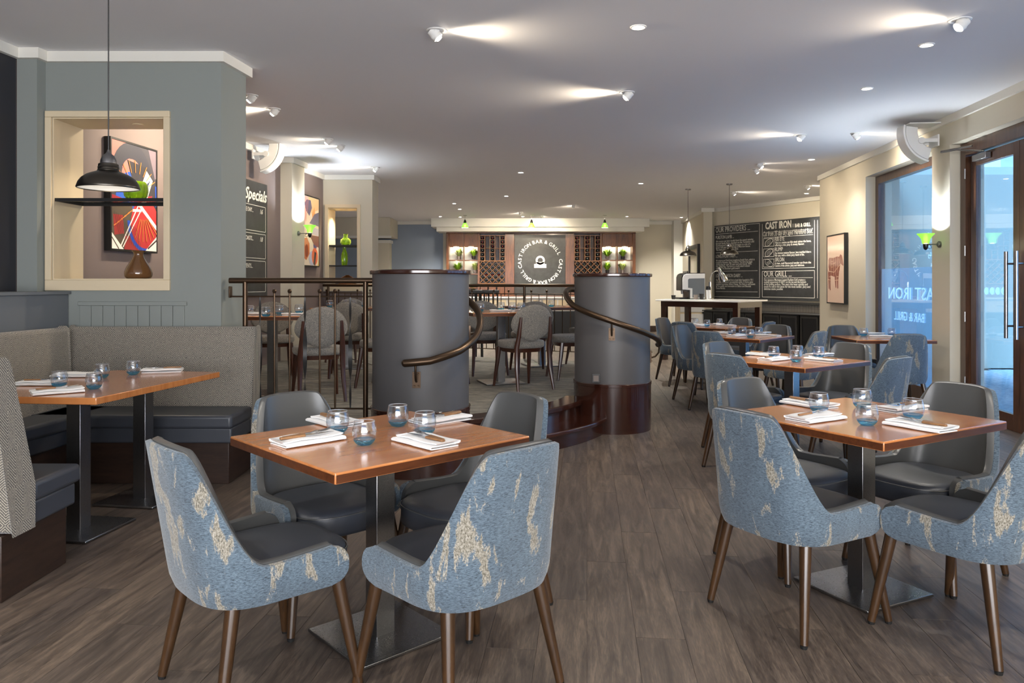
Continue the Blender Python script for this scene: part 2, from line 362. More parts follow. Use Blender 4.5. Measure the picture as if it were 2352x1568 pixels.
# left wall
wl = struct('wall_left', wallseg(XL, -3.6, 5.62, 0, CZ, -.15, 0), M['navy'])
wallseg(XL, 5.5, 12.4, 0, CZ, -.15, 0).build('painted_panel', M['purple'], wl)
MB().prism([(XL(5.50)-.05, 5.51), (-3.455, 5.51), (-3.445, 5.62), (XL(5.58)-.05, 5.62)], 0, CZ).build('wall_pier', M['grey'], wl)
bevel(MB().prism([(XL(2.5), 2.5), (XL(2.5, .26), 2.5), (-3.28, 5.46), (-3.275, 5.595), (-3.7, 5.595)], 0, 1.255).build('dado_box', M['greydk'], wl), .004)
MB().prism([(XL(2.5), 2.48), (XL(2.5, .28), 2.48), (-3.26, 5.44), (-3.255, 5.595), (-3.7, 5.595)], 1.255, 1.275).build('dado_cap', M['greydk'], wl)
# left block with the see-through display opening
bl = struct('wall_left_block', MB().prism([(-3.6, 5.6), (-3.395, 5.6), (-3.395, 5.98), (-3.6, 5.98)], 0, CZ), M['grey'])
b2 = MB().prism([(-2.568, 5.6), (-2.15, 5.6), (-2.10, 5.98), (-2.568, 5.98)], 0, CZ)
b2.prism([(-3.395, 5.6), (-2.568, 5.6), (-2.568, 5.98), (-3.395, 5.98)], 2.559, CZ)
b2.prism([(-3.395, 5.6), (-2.568, 5.6), (-2.568, 5.98), (-3.395, 5.98)], 0, 1.359)
b2.build('block_face', M['grey'], bl)
def frame_ring(mb, x0, x1, z0, z1, w, y0, y1, bot=None):
    b = bot or w
    mb.bb(x0-w, x1+w, y0, y1, z1, z1+w); mb.bb(x0-w, x1+w, y0, y1, z0-b, z0); mb.bb(x0-w, x0, y0, y1, z0, z1); mb.bb(x1, x1+w, y0, y1, z0, z1); return mb
bevel(frame_ring(MB(), -3.395, -2.568, 1.359, 2.559, .046, 5.575, 5.60, .078).build('opening_frame', M['cream'], bl), .004)
li = MB().bb(-3.395, -3.387, 5.60, 5.985, 1.359, 2.559).bb(-2.576, -2.568, 5.60, 5.985, 1.359, 2.559).bb(-3.387, -2.576, 5.60, 5.985, 2.551, 2.559).bb(-3.387, -2.576, 5.60, 5.985, 1.359, 1.369)
li.build('opening_lining', M['cream'], bl)
bevel(MB().cone((-2.86, 5.80, 2.551), (-2.86, 5.80, 2.543), .04, .045, 20).build('niche_downlight', M['cream'], bl), .001)
# wainscot boards below the opening
for k in range(9):
    x = -3.19+k*.086
    bevel(MB().bb(x, x+.083, 5.588, 5.60, .5, 1.17).build('wainscot_board', M['grey'], bl, 0), .003)
bevel(MB().bb(-3.2, -2.40, 5.580, 5.60, 1.17, 1.20).build('wainscot_rail', M['grey'], bl), .004)
# second block further back
b = MB().prism([(-3.05, 11.96), (-2.90, 11.96), (-2.90, 12.4), (-3.05, 12.4)], 0, CZ)
b.prism([(-2.44, 11.96), (-2.205, 11.96), (-2.19, 12.4), (-2.44, 12.4)], 0, CZ)
b.prism([(-2.90, 11.96), (-2.44, 11.96), (-2.44, 12.4), (-2.90, 12.4)], 2.525, CZ); b.prism([(-2.90, 11.96), (-2.44, 11.96), (-2.44, 12.4), (-2.90, 12.4)], 0, 1.27)
bk2 = struct('wall_left_block_rear', b, M['beige'])
frame_ring(MB(), -2.90, -2.44, 1.27, 2.525, .05, 11.93, 11.96, .06).build('opening_frame', M['cream'], bk2)
MB().bb(-2.90, -2.892, 11.96, 12.4, 1.27, 2.525).bb(-2.448, -2.44, 11.96, 12.4, 1.27, 2.525).bb(-2.892, -2.448, 11.96, 12.4, 1.27, 1.28).bb(-2.892, -2.448, 11.96, 12.4, 2.515, 2.525).build('opening_lining', M['cream'], bk2)
MB().bb(-2.98, -2.36, 11.94, 11.96, .30, 1.21).build('dado_panel', M['purple'], bk2)
# pilaster between them
pil = struct('wall_left_pilaster', MB().prism([(XL(10.28), 10.28), (-2.985, 10.28), (-2.945, 10.75), (XL(10.75), 10.75)], 0, CZ), M['beige'])
# far-left side room, far wall
struct('wall_left_far', MB().bb(-5.6, -5.45, 12.3, 21.3, 0, CZ), M['bluegrey'])
struct('wall_left_return', MB().bb(-5.6, -3.0, 12.25, 12.4, 0, CZ), M['bluegrey'])
wf = struct('wall_far', MB().bb(-5.6, -1.9, 20.9, 21.1, 0, CZ), M['bluegrey'])
MB().bb(-1.9, 8.6, 20.9, 21.1, 0, CZ).build('painted_panel', M['beige'], wf)
bevel(MB().bb(-5.45, -3.15, 19.6, 20.9, 2.55, CZ).build('bulkhead', M['beige'], wf), .01)
MB().bb(-5.45, -3.12, 19.57, 19.60, 2.50, 2.56).build('bulkhead_moulding', M['cornice'], wf)
MB().bb(-3.7, -3.32, 20.5, 20.9, 0, 2.50).build('far_pier', M['beige'], wf)
MB().bb(-3.74, -3.28, 20.46, 20.9, 2.42, 2.50).build('pier_capital', M['cornice'], wf)
struct('baseboard_far', MB().bb(2.9, 4.7, 20.87, 20.9, 0, .16), M['plinth'])
# rear wall (unseen, behind the camera) with a wide opening added for fill light
rw = MB().bb(-5.6, -2.7, -3.75, -3.6, 0, CZ).bb(3.9, 8.6, -3.75, -3.6, 0, CZ).bb(-2.7, 3.9, -3.75, -3.6, 0, .3).bb(-2.7, 3.9, -3.75, -3.6, 2.75, CZ)
struct('wall_rear', rw, M['beige'])
# right wall
wr = struct('wall_right', wallseg(XR, 10.06, 12.05, 0, CZ, 0, .45), M['beige'])
wallseg(XR, 7.72, 8.12, 0, 2.745, 0, .35).build('wall_pier', M['beige'], wr)
wallseg(XR, -3.6, 10.06, 2.745, CZ, 0, .45).build('header', M['beige'], wr)
wallseg(XR, -3.6, 3.2, 0, 2.745, 0, .3).build('painted_panel', M['beige'], wr)
struct('wall_alcove', MB().prism([(XR(12.05, .45), 11.9), (8.4, 11.9), (8.4, 12.05), (XR(12.05, .45), 12.05)], 0, CZ), M['beige'])
# side wall at the far right, small pier, chalkboard wall
C0 = Vector((4.60, 17.4)); cd = Vector((.4867, -.8736))     # chalkboard wall start and direction (towards the camera)
cn = Vector((-.8736, -.4867))                                # its normal, into the room
struct('wall_right_far', MB().prism([(4.66, 20.9), (4.44, 17.55), (4.6, 17.55), (4.85, 20.9)], 0, CZ), M['beige'])
e = C0+cd*6.1
struct('wall_chalkboard', MB().prism([C0, e, e-cn*.2, C0-cn*.2], 0, CZ), M['beige'])
struct('wall_right_far_pier', MB().prism([(4.36, 17.25), (4.56, 17.25), (4.62, 17.6), (4.40, 17.6)], 0, CZ), M['beige'])
struct('wall_far_pier', MB().bb(4.40, 4.66, 20.6, 20.9, 0, CZ), M['cornice'])
# cornice: white flat band under the ceiling following the walls
def band(name, pts, z0, z1, th, side=1):
    mb = MB(); pts = [Vector(p) for p in pts]; off = []
    for i, p in enumerate(pts):
        ns = []
        for a, b_ in ((i-1, i), (i, i+1)):
            if a < 0 or b_ >= len(pts): continue
            d = (pts[b_]-pts[a]).normalized(); ns.append(Vector((d.y, -d.x))*side)
        n = sum(ns, Vector((0, 0))); n = n.normalized(); k = 1/max(.35, n.dot(ns[0])); off.append(p+n*th*k)
    for i in range(len(pts)-1): mb.prism([pts[i], pts[i+1], off[i+1], off[i]], z0, z1)
    return struct(name, mb, M['cornice'])
LP = [(XL(-3.5), -3.5), (XL(5.51), 5.51), (-3.455, 5.51), (-3.445, 5.6), (-2.15, 5.6), (-2.10, 5.98), (XL(5.98), 6.0)]
band('trim_cornice_left', LP, 2.965, CZ, .035)
band('trim_cornice_left_middle', [(XL(6.0), 6.0), (XL(10.28), 10.28), (-2.985, 10.28), (-2.945, 10.75), (XL(10.75), 10.75), (XL(11.96), 11.96), (-2.205, 11.96), (-2.19, 12.4)], 2.965, CZ, .035)
band('trim_cornice_right', [(XR(-3.5), -3.5), (XR(12.05), 12.05), (XR(12.05)+.4, 12.06)], 2.965, CZ, .03, -1)
band('trim_cornice_far_right', [(4.66, 20.9), (4.44, 17.55), (4.36, 17.25), (4.56, 17.25), C0, e], 2.955, CZ, .045, 1)
band('trim_cornice_far', [(-5.4, 20.9), (4.66, 20.9)], 2.95, CZ, .06, 1)
band('baseboard_right', [(XR(10.06), 10.06), (XR(12.05), 12.05)], 0, .12, .015, -1)['kind'] = 'structure'

# ------------------------------------------------------------------ raised platform, steps
PZ = .284
ac = Vector((-1.15, 7.63))
def arc(R, a0, a1, n=18): return [(ac.x+R*cos(radians(a0+(a1-a0)*k/n)), ac.y+R*sin(radians(a0+(a1-a0)*k/n))) for k in range(n+1)]
back = [(1.2, 7.3), (1.30, 10.15), (-3.0, 11.9)]
edge = arc(1.93, -66, -21)
plat = [(XL(6.0), 6.0), (-2.12, 6.0), (-2.13, 5.56), (-.85, 5.56), (-.60, 5.8)]+edge+[(.9, 7.1)]+back+[(XL(11.9), 11.93)]
pf = struct('floor_platform', MB().prism(plat, 0, PZ-.01), M['mahogany'])
inner = arc(1.74, -66, -18)
cp = [(XL(6.0), 6.0), (-2.12, 6.0), (-2.13, 5.62), (-.85, 5.62), (-.60, 5.86)]+inner+[(.9, 7.15), (1.17, 7.3), (1.26, 10.1), (-3.0, 11.85), (XL(11.9), 11.9)]
MB().prism(cp, PZ-.01, PZ).build('carpet', M['carpet'], pf)
def ringpoly(R0, R1, a0, a1): return arc(R1, a0, a1)+arc(R0, a0, a1)[::-1]
bevel(MB().prism(ringpoly(1.74, 1.96, -66, -18), PZ-.045, PZ+.002).build('stair_nosing', M['mahogany'], pf), .008)
s1 = tag(bevel(MB().prism(ringpoly(1.90, 2.17, -68, -22), 0, .11).build('stair_step', M['mahogany']), .003), kind='structure'); s1.name = 'trim_stair_step'
bevel(MB().prism(ringpoly(1.925, 2.20, -68, -22), .11, .148).build('stair_tread', M['mahogany'], s1), .01)

# ------------------------------------------------------------------ cylindrical piers
def pier(cx, cy, top, label, skirt0, skirt1):
    p = thing('round_pier', label, 'pier', (cx, cy, 0))
    MB().cone((0, 0, 0), (0, 0, top-.03), .347, .347, 72).build('drum', M['charcoal'], p, 30)
    bevel(MB().cone((0, 0, top-.032), (0, 0, top), .366, .366, 72).build('cap', M['mahogany'], p, 30), .008, 3)
    MB().cone((0, 0, skirt0), (0, 0, skirt1-.03), .355, .355, 72).build('plinth', M['mahogany'], p, 30)
    bevel(MB().cone((0, 0, skirt1-.03), (0, 0, skirt1), .360, .360, 72).build('plinth_band', M['mahogany'], p, 30), .004)
    return p
P1 = pier(-.66, 5.49, 1.43, 'dark grey round pier left of the steps, bronze rail curling round its front', 0, .455)
P2 = pier(.929, 7.03, 1.425, 'dark grey round pier right of the steps with tall mahogany plinth', 0, .44)
bevel(MB().box((0, 0, 0), (.07, .012, .08), Rz(radians(-4))).xf(Matrix.Translation(Vector((at(1369, 868, 6.68)-Vector((.929, 7.03, 0)))))).build('step_light', M['iron'], P2), .002)
MB().box((0, 0, 0), (.045, .006, .05), Rz(radians(-4))).xf(Matrix.Translation(Vector((at(1369, 869, 6.672)-Vector((.929, 7.03, 0)))))).build('step_light_lens', M['potgrey'], P2)
def helix(cx, cy, R, a0, z0, a1, z1, n=40, zf=None):
    out = []
    for k in range(n+1):
        u = k/n; a = radians(a0+(a1-a0)*u)
        z = zf(a0+(a1-a0)*u) if zf else z0+(z1-z0)*u
        out.append((cx+R*sin(a), cy-R*cos(a), z))
    return out
def interp(tab):
    def f(x):
        for (a, za), (b_, zb) in zip(tab, tab[1:]):
            if x <= b_: return za+(zb-za)*(x-a)/(b_-a)
        return tab[-1][1]
    return f
def wall_bracket(parent, cx, cy, ang, z, R=.43):
    a = radians(ang); d = Vector((sin(a), -cos(a), 0)); c = Vector((cx, cy, 0)); rot = Rz(a)
    mb = MB(); mb.box(c+d*.353+Vector((0, 0, z-.12)), (.055, .012, .11), rot)
    for s in (-.014, .014):
        for dz in (-.04, .04):
            q = c+d*.362+Vector((0, 0, z-.12+dz))+Vector((cos(a), sin(a), 0))*s; mb.cone(q-d*.004, q+d*.004, .007, .005, 8)
    mb.tube([c+d*.36+Vector((0, 0, z-.13)), c+d*.395+Vector((0, 0, z-.12)), c+d*.425+Vector((0, 0, z-.085)), c+d*R+Vector((0, 0, z-.045)), c+d*R+Vector((0, 0, z-.01))], .008, 8)
    mb.build('bracket', M['bronze'], parent)
hr = thing('curved_handrail', 'bronze handrail coiling up around the left round pier', 'handrail')
zf = interp([(-8, .80), (15, .815), (45, .875), (70, .955), (90, 1.045), (110, 1.13), (135, 1.22), (175, 1.30)])
h = helix(-.66, 5.49, .43, -8, 0, 172, 0, 48, zf); h = [(h[0][0]-.012, h[0][1]+.002, h[0][2]-.004)]+h
MB().tube(h, [.018]+[.026]*(len(h)-1), 14).build('rail', M['bronze'], hr)
wall_bracket(hr, -.66, 5.49, 2, .80); wall_bracket(hr, -.66, 5.49, 100, 1.09)
hr = thing('curved_handrail', 'bronze handrail sloping down across the right round pier', 'handrail')
zf2 = interp([(-150, 1.27), (-115, 1.275), (-90, 1.235), (-60, 1.13), (-10, 1.01), (40, .885), (90, .765)])
MB().tube(helix(.929, 7.03, .43, -150, 0, 92, 0, 48, zf2), .026, 14).build('rail', M['bronze'], hr)
wall_bracket(hr, .929, 7.03, -8, 1.005); wall_bracket(hr, .929, 7.03, 84, .78)

# ------------------------------------------------------------------ balustrades
def balustrade(label, a, b_, zb, ztop, posts, n, kinds, r=.022, ball=.014, lowz=None):
    t_ = thing('balustrade', label, 'railing'); a, b_ = Vector(a), Vector(b_); d = b_-a; L = d.length
    at_u = lambda u: a+d*u
    lowz = lowz or zb+.12
    MB().tube([(a.x, a.y, ztop-r), (b_.x, b_.y, ztop-r)], r, 14).build('handrail', M['bronze'], t_)
    MB().tube([(a.x, a.y, ztop-.14), (b_.x, b_.y, ztop-.14)], .006, 6).build('upper_bar', M['bronze'], t_)
    MB().tube([(a.x, a.y, lowz), (b_.x, b_.y, lowz)], .007, 6).build('lower_bar', M['bronze'], t_)
    for u in posts:
        p = at_u(u); MB().cone((p.x, p.y, zb), (p.x, p.y, ztop-r), .019, .019, 12).build('post', M['bronze'], t_)
    cache = {}
    rot = atan2(d.y, d.x)
    for k in range(n):
        u = (k+.5)/n if not isinstance(kinds, dict) else kinds['u'][k]
        kd = kinds['k'][k] if isinstance(kinds, dict) else kinds[k % len(kinds)]
        if min(abs(u-q) for q in posts)*L < .03: continue
        p = at_u(u)
        if kd not in cache:
            mb = MB(); hgt = ztop-.14-lowz
            if kd == 'b': mb.cone((0, 0, 0), (0, 0, hgt+.03), .0075, .0075, 8); mb.lathe([(.001, hgt+.058), (.012, hgt+.053), (.0165, hgt+.04), (.012, hgt+.027), (.004, hgt+.022)], n=12); nm, mm = 'baluster', M['bronze']
            elif kd == 'p': mb.cone((0, 0, 0), (0, 0, hgt), .006, .006, 6); nm, mm = 'baluster', M['bronze']
            else:
                rows = []
                for q in range(41):
                    s = q/40; w = .004+.017*sin(pi*min(1, max(0, s*1.0)))**.8*(.55+.45*abs(sin(2*pi*s))); ang = .25+s*pi*2
                    rows.append([Vector((x*w*cos(ang)-y*.0015*sin(ang), x*w*sin(ang)+y*.0015*cos(ang), s*hgt)) for x, y in ((-1, -1), (1, -1), (1, 1), (-1, 1))])
                mb.grid(rows, True); nm, mm = 'twisted_baluster', M['iron']
            cache[kd] = (nm, mb.mesh(nm, mm))
        nm, me = cache[kd]; o = bpy.data.objects.new(nm, me); COL.objects.link(o); o.location = (p.x, p.y, lowz); o.rotation_euler = (0, 0, rot); o.parent = t_
    return t_
u = lambda px: (px-527.0)/(862-527)
fb = balustrade('bronze balustrade between the grey wall block and the left round pier', (-2.107, 5.65), (-.985, 5.65), PZ-.02, 1.376, [u(562), u(830)], 7,
    {'u': [u(x) for x in (595, 627, 661, 695, 728, 762, 796)], 'k': 'tbbtbbt'}, .021, lowz=.40)
bevel(MB().box((-2.10, 5.65, 1.27), (.012, .05, .085)).build('wall_plate', M['bronze'], fb), .003)
balustrade('long bronze balustrade along the back edge of the raised platform', (1.27, 10.12), (-2.95, 11.85), PZ, 1.325, [.02, .26, .5, .74, .98], 40, 'ppbpb', .022)
balustrade('bronze balustrade behind the right round pier', (1.17, 7.36), (1.25, 10.0), PZ, 1.325, [.05, .5, .95], 24, 'ppbpb', .022)

# ------------------------------------------------------------------ barrel dining chair
def H_of(a):      # top height of the shell against the plan angle (degrees from the back centre)
    a = abs(a)
    if a < 28: return .838-.008*(a/28)**2
    if a < 80:
        s = (a-28)/52; s2 = s*s*(3-2*s); return .830+(.474-.830)*(s2*.8+s*.2)
    return .474
def plan(tt):     # tt in [-1,1] -> (angle or arm fraction)
    a = abs(tt)
    return (a/.74*90, 0) if a < .74 else (90, (a-.74)/.26)
def shell_pt(tt, z, off):
    ang, arm = plan(tt); sg = 1 if tt >= 0 else -1; th = radians(ang); n = 3.0
    up = max(0, z-.42)/.42
    wx = .262-.022*min(1, up); by = .245+.075*min(1.1, up)
    low = max(0, (.43-z)/.09); wx -= .022*low**2; by -= .028*low**2
    x = wx*abs(sin(th))**(2/n); y = -.04-by*abs(cos(th))**(2/n)
    if arm > 0:
        zt = .484; zb = .355; mid = (zt+zb)/2; hh = (zt-zb)/2; rr = .055
        q = max(0, (abs(z-mid)-(hh-rr))/rr); q = min(q, 1); e_ = rr*(1-sqrt(max(0, 1-q*q)))
        y = -.04+arm*(.205-e_); x = wx+.004*arm
    # inward normal
    nx, ny = (1, 0) if arm > 0 else (abs(sin(th))**(2-2/n)/wx, -abs(cos(th))**(2-2/n)/by)
    l = sqrt(nx*nx+ny*ny) or 1; x -= nx/l*off; y -= ny/l*off
    return Vector((sg*x, y, z))
def shell(off0, off1, ztop, rim, nt=64, nz=14, zb=.355, lim=1.0):
    mb = MB(); rows = []
    for i in range(nt+1):
        tt = (-1+2*i/nt)*lim; ang, arm = plan(tt); top = (H_of(ang) if arm == 0 else .474+.010*arm)+ztop
        col = []
        for j in range(nz+1): z = zb+(top-zb)*j/nz; col.append(shell_pt(tt, z, off0))
        mid = shell_pt(tt, top, (off0+off1)/2); col.append(mid+Vector((0, 0, rim)))
        for j in range(nz, -1, -1): z = zb+(top-zb)*j/nz; col.append(shell_pt(tt, z, off1))
        rows.append(col)
    mb.grid(rows, True)
    n = len(rows[0]); 
    for base in (0, nt*n):
        for j in range(nz+1): mb.f.append((base+j, base+j+1, base+n-2-j, base+n-1-j) if j < nz else (base+j, base+j+1, base+j+2)); mb.m.append(0)
    return mb
def superseat(w, d, yc, zs, n=3.2, seg=44):
    mb = MB(); rows = []
    for z, k in zs: rows.append([Vector((w*k*math.copysign(abs(cos(a))**(2/n), cos(a)), yc+d*k*math.copysign(abs(sin(a))**(2/n), sin(a)), z)) for a in [2*pi*i/seg for i in range(seg)]])
    mb.grid(rows, True); mb.f.append(tuple(range(seg))[::-1]); mb.m.append(0); mb.f.append(tuple(range((len(rows)-1)*seg, len(rows)*seg))); mb.m.append(0); return mb
CH_R = [(-.235, -.255), (.235, -.255), (-.262, .205), (.262, .205)]
def make_chair():
    t_ = thing('dining_chair', 'x', 'chair')
    shell(0, .024, 0, .004).build('back_shell', M['blue'], t_, 45)
    shell(.021, .050, .006, .006, lim=.992).build('inner_lining', M['leather'], t_, 45)
    superseat(.213, .232, .020, [(.352, .93), (.358, .985), (.370, 1.0), (.425, 1.0), (.440, .98), (.450, .93), (.456, .78), (.459, .4), (.460, .1)]).build('seat', M['leathdk'], t_, 50)
    superseat(.232, .236, -.035, [(.342, .80), (.348, .86), (.372, .93)]).build('seat_base', M['blue'], t_, 50)
    ring = [Vector((.2145*math.copysign(abs(cos(a))**(2/3.2), cos(a)), .020+.2335*math.copysign(abs(sin(a))**(2/3.2), sin(a)), .434)) for a in [2*pi*i/60 for i in range(61)]]
    MB().tube(ring, .0028, 5).build('seat_piping', M['leather'], t_)
    for x, y in CH_R:
        tx, ty = x*.80, y*.74
        lg = MB().tube([(tx, ty, .37), (tx+(x-tx)*.5, ty+(y-ty)*.5, .19), (x, y, .012)], [.0235, .0195, .0150], 14).build('leg', M['legwood'], t_)
        MB().cone((x, y, 0), (x, y, .013), .012, .0145, 10).build('foot_pad', M['seatfoot'], lg)
    return t_
proto = make_chair(); n_ch = 0
TABLES = {'A': ((-.501, 2.88), .755, .729, 'near-left table'), 'B': ((1.528, 3.313), .524, .438, 'near-right table'),
          'C': ((2.12, 5.74), .62, .62, 'second table of the right row'), 'D': ((2.56, 8.35), .80, .80, 'third table of the right row'),
          'E': ((2.72, 10.2), .82, .82, 'fourth table of the right row'), 'F': ((3.93, 8.05), -.05, -.05, 'small table by the window')}
def tl(k, a, b):
    (cx, cy), th = TABLES[k][0], TABLES[k][1]; return Vector((cx+a*cos(th)-b*sin(th), cy+a*sin(th)+b*cos(th), 0))
def chair_at(k, side, d, lat, label, dr=0):
    global n_ch
    th = TABLES[k][1]
    a, b, r = {'-u': (-d, lat, -pi/2), '-v': (lat, -d, 0), '+v': (lat, d, pi), '+u': (d, lat, pi/2)}[side]
    place(proto, tl(k, a, b), th+r+dr, label, 'blue and grey barrel dining chairs', n_ch == 0); n_ch += 1
chair_at('A', '-u', .46, 0, 'blue patterned dining chair nearest the lower left corner, back towards the camera')
chair_at('A', '-v', .46, 0, 'blue patterned dining chair at front centre, seen squarely from behind, left of the aisle')
chair_at('A', '+v', .39, -.01, 'grey leather side of a dining chair facing us between near-left table and booth')
chair_at('A', '+u', .41, -.02, 'grey leather dining chair in front of the curved steps, behind the near-left table')
chair_at('B', '-u', .415, -.005, 'blue patterned dining chair right of the aisle, front-left seat of near-right table')
chair_at('B', '-v', .44, -.01, 'blue patterned dining chair cut off by the right edge of the picture')
chair_at('B', '+v', .38, .0, 'leather-fronted dining chair with blue sheen tucked behind left corner of near-right table')
chair_at('B', '+u', .45, .0, 'large grey leather dining chair facing us, right of the near-right table, by the doors')
chair_at('C', '-u', .47, 0, 'blue patterned dining chair with back to aisle at second table of the right row')
chair_at('C', '+v', .42, .02, 'dining chair showing grey leather inside, back-left seat of second table in right row')
chair_at('C', '+u', .50, 0, 'grey leather dining chair facing us across the second table of the right row')
chair_at('C', '-v', .50, .0, 'blue patterned dining chair just behind the near-right table, front-right of second table')
chair_at('D', '-u', .50, 0, 'blue patterned dining chair left of the third table in the right row')
chair_at('D', '+v', .50, 0, 'dining chair with blue lit leather inside, back-left of third table in right row')
chair_at('D', '+u', .50, 0, 'dark grey leather dining chair under the bar chalkboard at the third table')
chair_at('D', '-v', .52, 0, 'bright blue patterned dining chair at front-right of the third table in right row')
chair_at('E', '-u', .50, 0, 'blue patterned dining chair left of the farthest table in the right row')
chair_at('E', '+v', .50, 0, 'farthest left grey leather dining chair, beside the leg of the white-topped high table')
chair_at('E', '+u', .46, 0, 'grey leather dining chair at the far right of the farthest right-row table')
chair_at('E', '-v', .46, 0, 'small bright blue dining chair between the third and fourth tables of the right row')
chair_at('F', '+v', .46, -.12, 'blue lit leather dining chair behind the small window table, against the wall')
chair_at('F', '-v', .42, -.06, 'bright blue patterned dining chair in front of the window and small table')

# ------------------------------------------------------------------ pedestal tables
def make_table(w, l, base, thb_off, rest='x', col='table'):
    t_ = thing('dining_table', rest, 'table')
    bevel(MB().box((0, 0, .737), (w, l, .036)).build('table_top', [M['table']], t_), .004, 3)
    e_ = MB()
    for sx, sy, lx, ly in ((0, 1, w, .001), (0, -1, w, .001), (1, 0, .001, l), (-1, 0, .001, l)):
        e_.box((sx*(w/2+.0005), sy*(l/2+.0005), .735), (lx-.008 if sy else .002, ly-.008 if sx else .002, .026))
    e_.build('edge_band', M['edge'], t_)
    R_ = Rz(thb_off)
    bevel(MB().box((0, 0, .363), (.079, .079, .70), R_).build('pedestal', M['steel'], t_), .002)
    bevel(MB().box((0, 0, .010), (base, base, .012), R_).build('base_plate', M['steel'], t_), .003)
    MB().box((0, 0, .714), (.34, .34, .008), R_).build('top_bracket', M['black'], t_)
    for a, b in ((1, 1), (1, -1), (-1, 1), (-1, -1)):
        p = R_ @ Vector((a*base*.42, b*base*.42, 0)); MB().cone((p.x, p.y, 0), (p.x, p.y, .005), .014, .014, 10).build('glide', M['seatfoot'], t_)
    return t_
TL = {'A': 'square wooden pedestal table in the left foreground with four settings', 'B': 'square wooden pedestal table in the right foreground near the glass doors',
      'C': 'wooden pedestal table directly behind the near-right table, second of the right row', 'D': 'wooden pedestal table third of the right row, under the bar chalkboard',
      'E': 'wooden pedestal table farthest of the right row, before the high table', 'F': 'wooden pedestal table beside the blue window and cow picture'}
for k, (c, th, thb, nm) in TABLES.items():
    t_ = make_table(.834 if k != 'F' else .80, .772 if k != 'F' else .70, .396, thb-th, TL[k]); t_.location = (c[0], c[1], 0); t_.rotation_euler = (0, 0, th)
    t_['group'] = 'square pedestal dining tables'

# booth table with two pedestals
bt = thing('booth_table', 'long wooden two-pedestal table inside the tweed booth', 'table')
tt4 = [(-2.105, 3.835), (-1.915, 4.965), (-2.66, 5.06), (-2.83, 3.90)]
bevel(MB().prism(tt4, .719, .755).build('table_top', M['table'], bt), .004, 3)
for q in ((-2.345, 4.10), (-2.285, 4.695)):
    R_ = Rz(radians(-9))
    bevel(MB().box((q[0], q[1], .363), (.082, .082, .70), R_).build('pedestal', M['steel'], bt), .002)
    bevel(MB().box((q[0], q[1], .010), (.40, .40, .012), R_).build('base_plate', M['steel'], bt), .003)
    MB().box((q[0], q[1], .714), (.30, .30, .008), R_).build('top_bracket', M['black'], bt)

# ------------------------------------------------------------------ tableware
TZ = .755
def make_tumbler():
    t_ = thing('tumbler', 'x', 'glass')
    out = [(.0, .0), (.020, 0), (.027, .003), (.036, .014), (.0425, .030), (.0445, .044), (.0425, .060), (.037, .076), (.0335, .084)]
    prof = [(.001, .014)]+[(r, z) for r, z in out[3:]]+[(.0325, .0845)]+[(r-.002, z) for r, z in out[3:][::-1]]
    MB().lathe([(.0361, .014), (.0425, .030), (.0445, .044), (.0435, .054), (.0415, .068), (.039, .078), (.0373, .0845), (.0362, .0848), (.0360, .0838), (.0378, .077), (.040, .067), (.0420, .054), (.0430, .044), (.0410, .031), (.0345, .018), (.001, .016)], n=28).build('bowl', M['tumbler'], t_, 60)
    MB().lathe([(.001, .0005), (.020, 0), (.026, .002), (.0345, .0105), (.0372, .0150), (.0395, .020), (.0385, .0215), (.0335, .016), (.022, .0135), (.001, .0125)], n=28).build('tinted_base', M['bluebase'], t_, 60)
    r = [Vector((.0368*cos(a), .0368*sin(a), .0848)) for a in [2*pi*i/28 for i in range(29)]]
    MB().tube(r, .0012, 5).build('rim', M['rimglass'], t_)
    return t_
def make_napkin():
    c = [(-.062, .003), (.064, .003)]
    pts = [(-.060, .0025)]+[(-.02, .0025), (.03, .003), (.058, .0035)]+[(.0665, .0055), (.067, .0085), (.060, .0115)]+[(.02, .0105), (-.03, .0110), (-.054, .0115)]+[(-.062, .0140), (-.0625, .0172), (-.055, .0190)]+[(-.02, .0178), (.02, .0172), (.044, .0172)]
    mb = MB(); rows = []; th = .0022
    ny = 10
    for j in range(ny+1):
        y = -.118+.236*j/ny; row = []
        wob = .0018*sin(j*1.7)+.0012*sin(j*3.1)
        up_, dn = [], []
        for i, (x, z) in enumerate(pts):
            a = pts[max(i-1, 0)]; b = pts[min(i+1, len(pts)-1)]; d = Vector((b[0]-a[0], b[1]-a[1])).normalized(); n = Vector((-d.y, d.x))
            lift = .0025*(1-cos(2*pi*j/ny*1.5))*(i/len(pts))*.7
            up_.append(Vector((x+n.x*th+wob*(i/8-.8), y+.004*(i > 8)*(1 if j == ny else -1 if j == 0 else 0), z+n.y*th+lift))); dn.append(Vector((x-n.x*th+wob*(i/8-.8), y, max(.0003, z-n.y*th+lift*.9))))
        rows.append(up_+dn[::-1])
    mb.grid(rows, True); m = len(rows[0]); k = m//2
    for base in (0, ny*m):
        for i in range(k-1): mb.f.append((base+i, base+i+1, base+m-2-i, base+m-1-i)); mb.m.append(0)
    o = mb.build('napkin', M['cloth'], None, 60); o['category'] = 'napkin'; return o
def make_fork():
    t_ = thing('fork', 'x', 'fork')
    bevel(MB().box((0, -.052, .0045), (.013, .092, .008)).build('handle', M['handlewood'], t_), .0025)
    mb = MB().tube([(0, -.008, .0045), (0, .02, .005), (0, .035, .008), (0, .047, .0065)], [.0042, .003, .003, .006], 6)
    mb.box((0, .052, .0062), (.021, .016, .0014))
    for q in range(4): mb.tube([(-.0093+q*.0062, .058, .0062), (-.0093+q*.0062, .08, .0072), (-.0093+q*.0062, .102, .0105)], [.0017, .0015, .0008], 5)
    mb.build('tines', M['cutlery'], t_); return t_
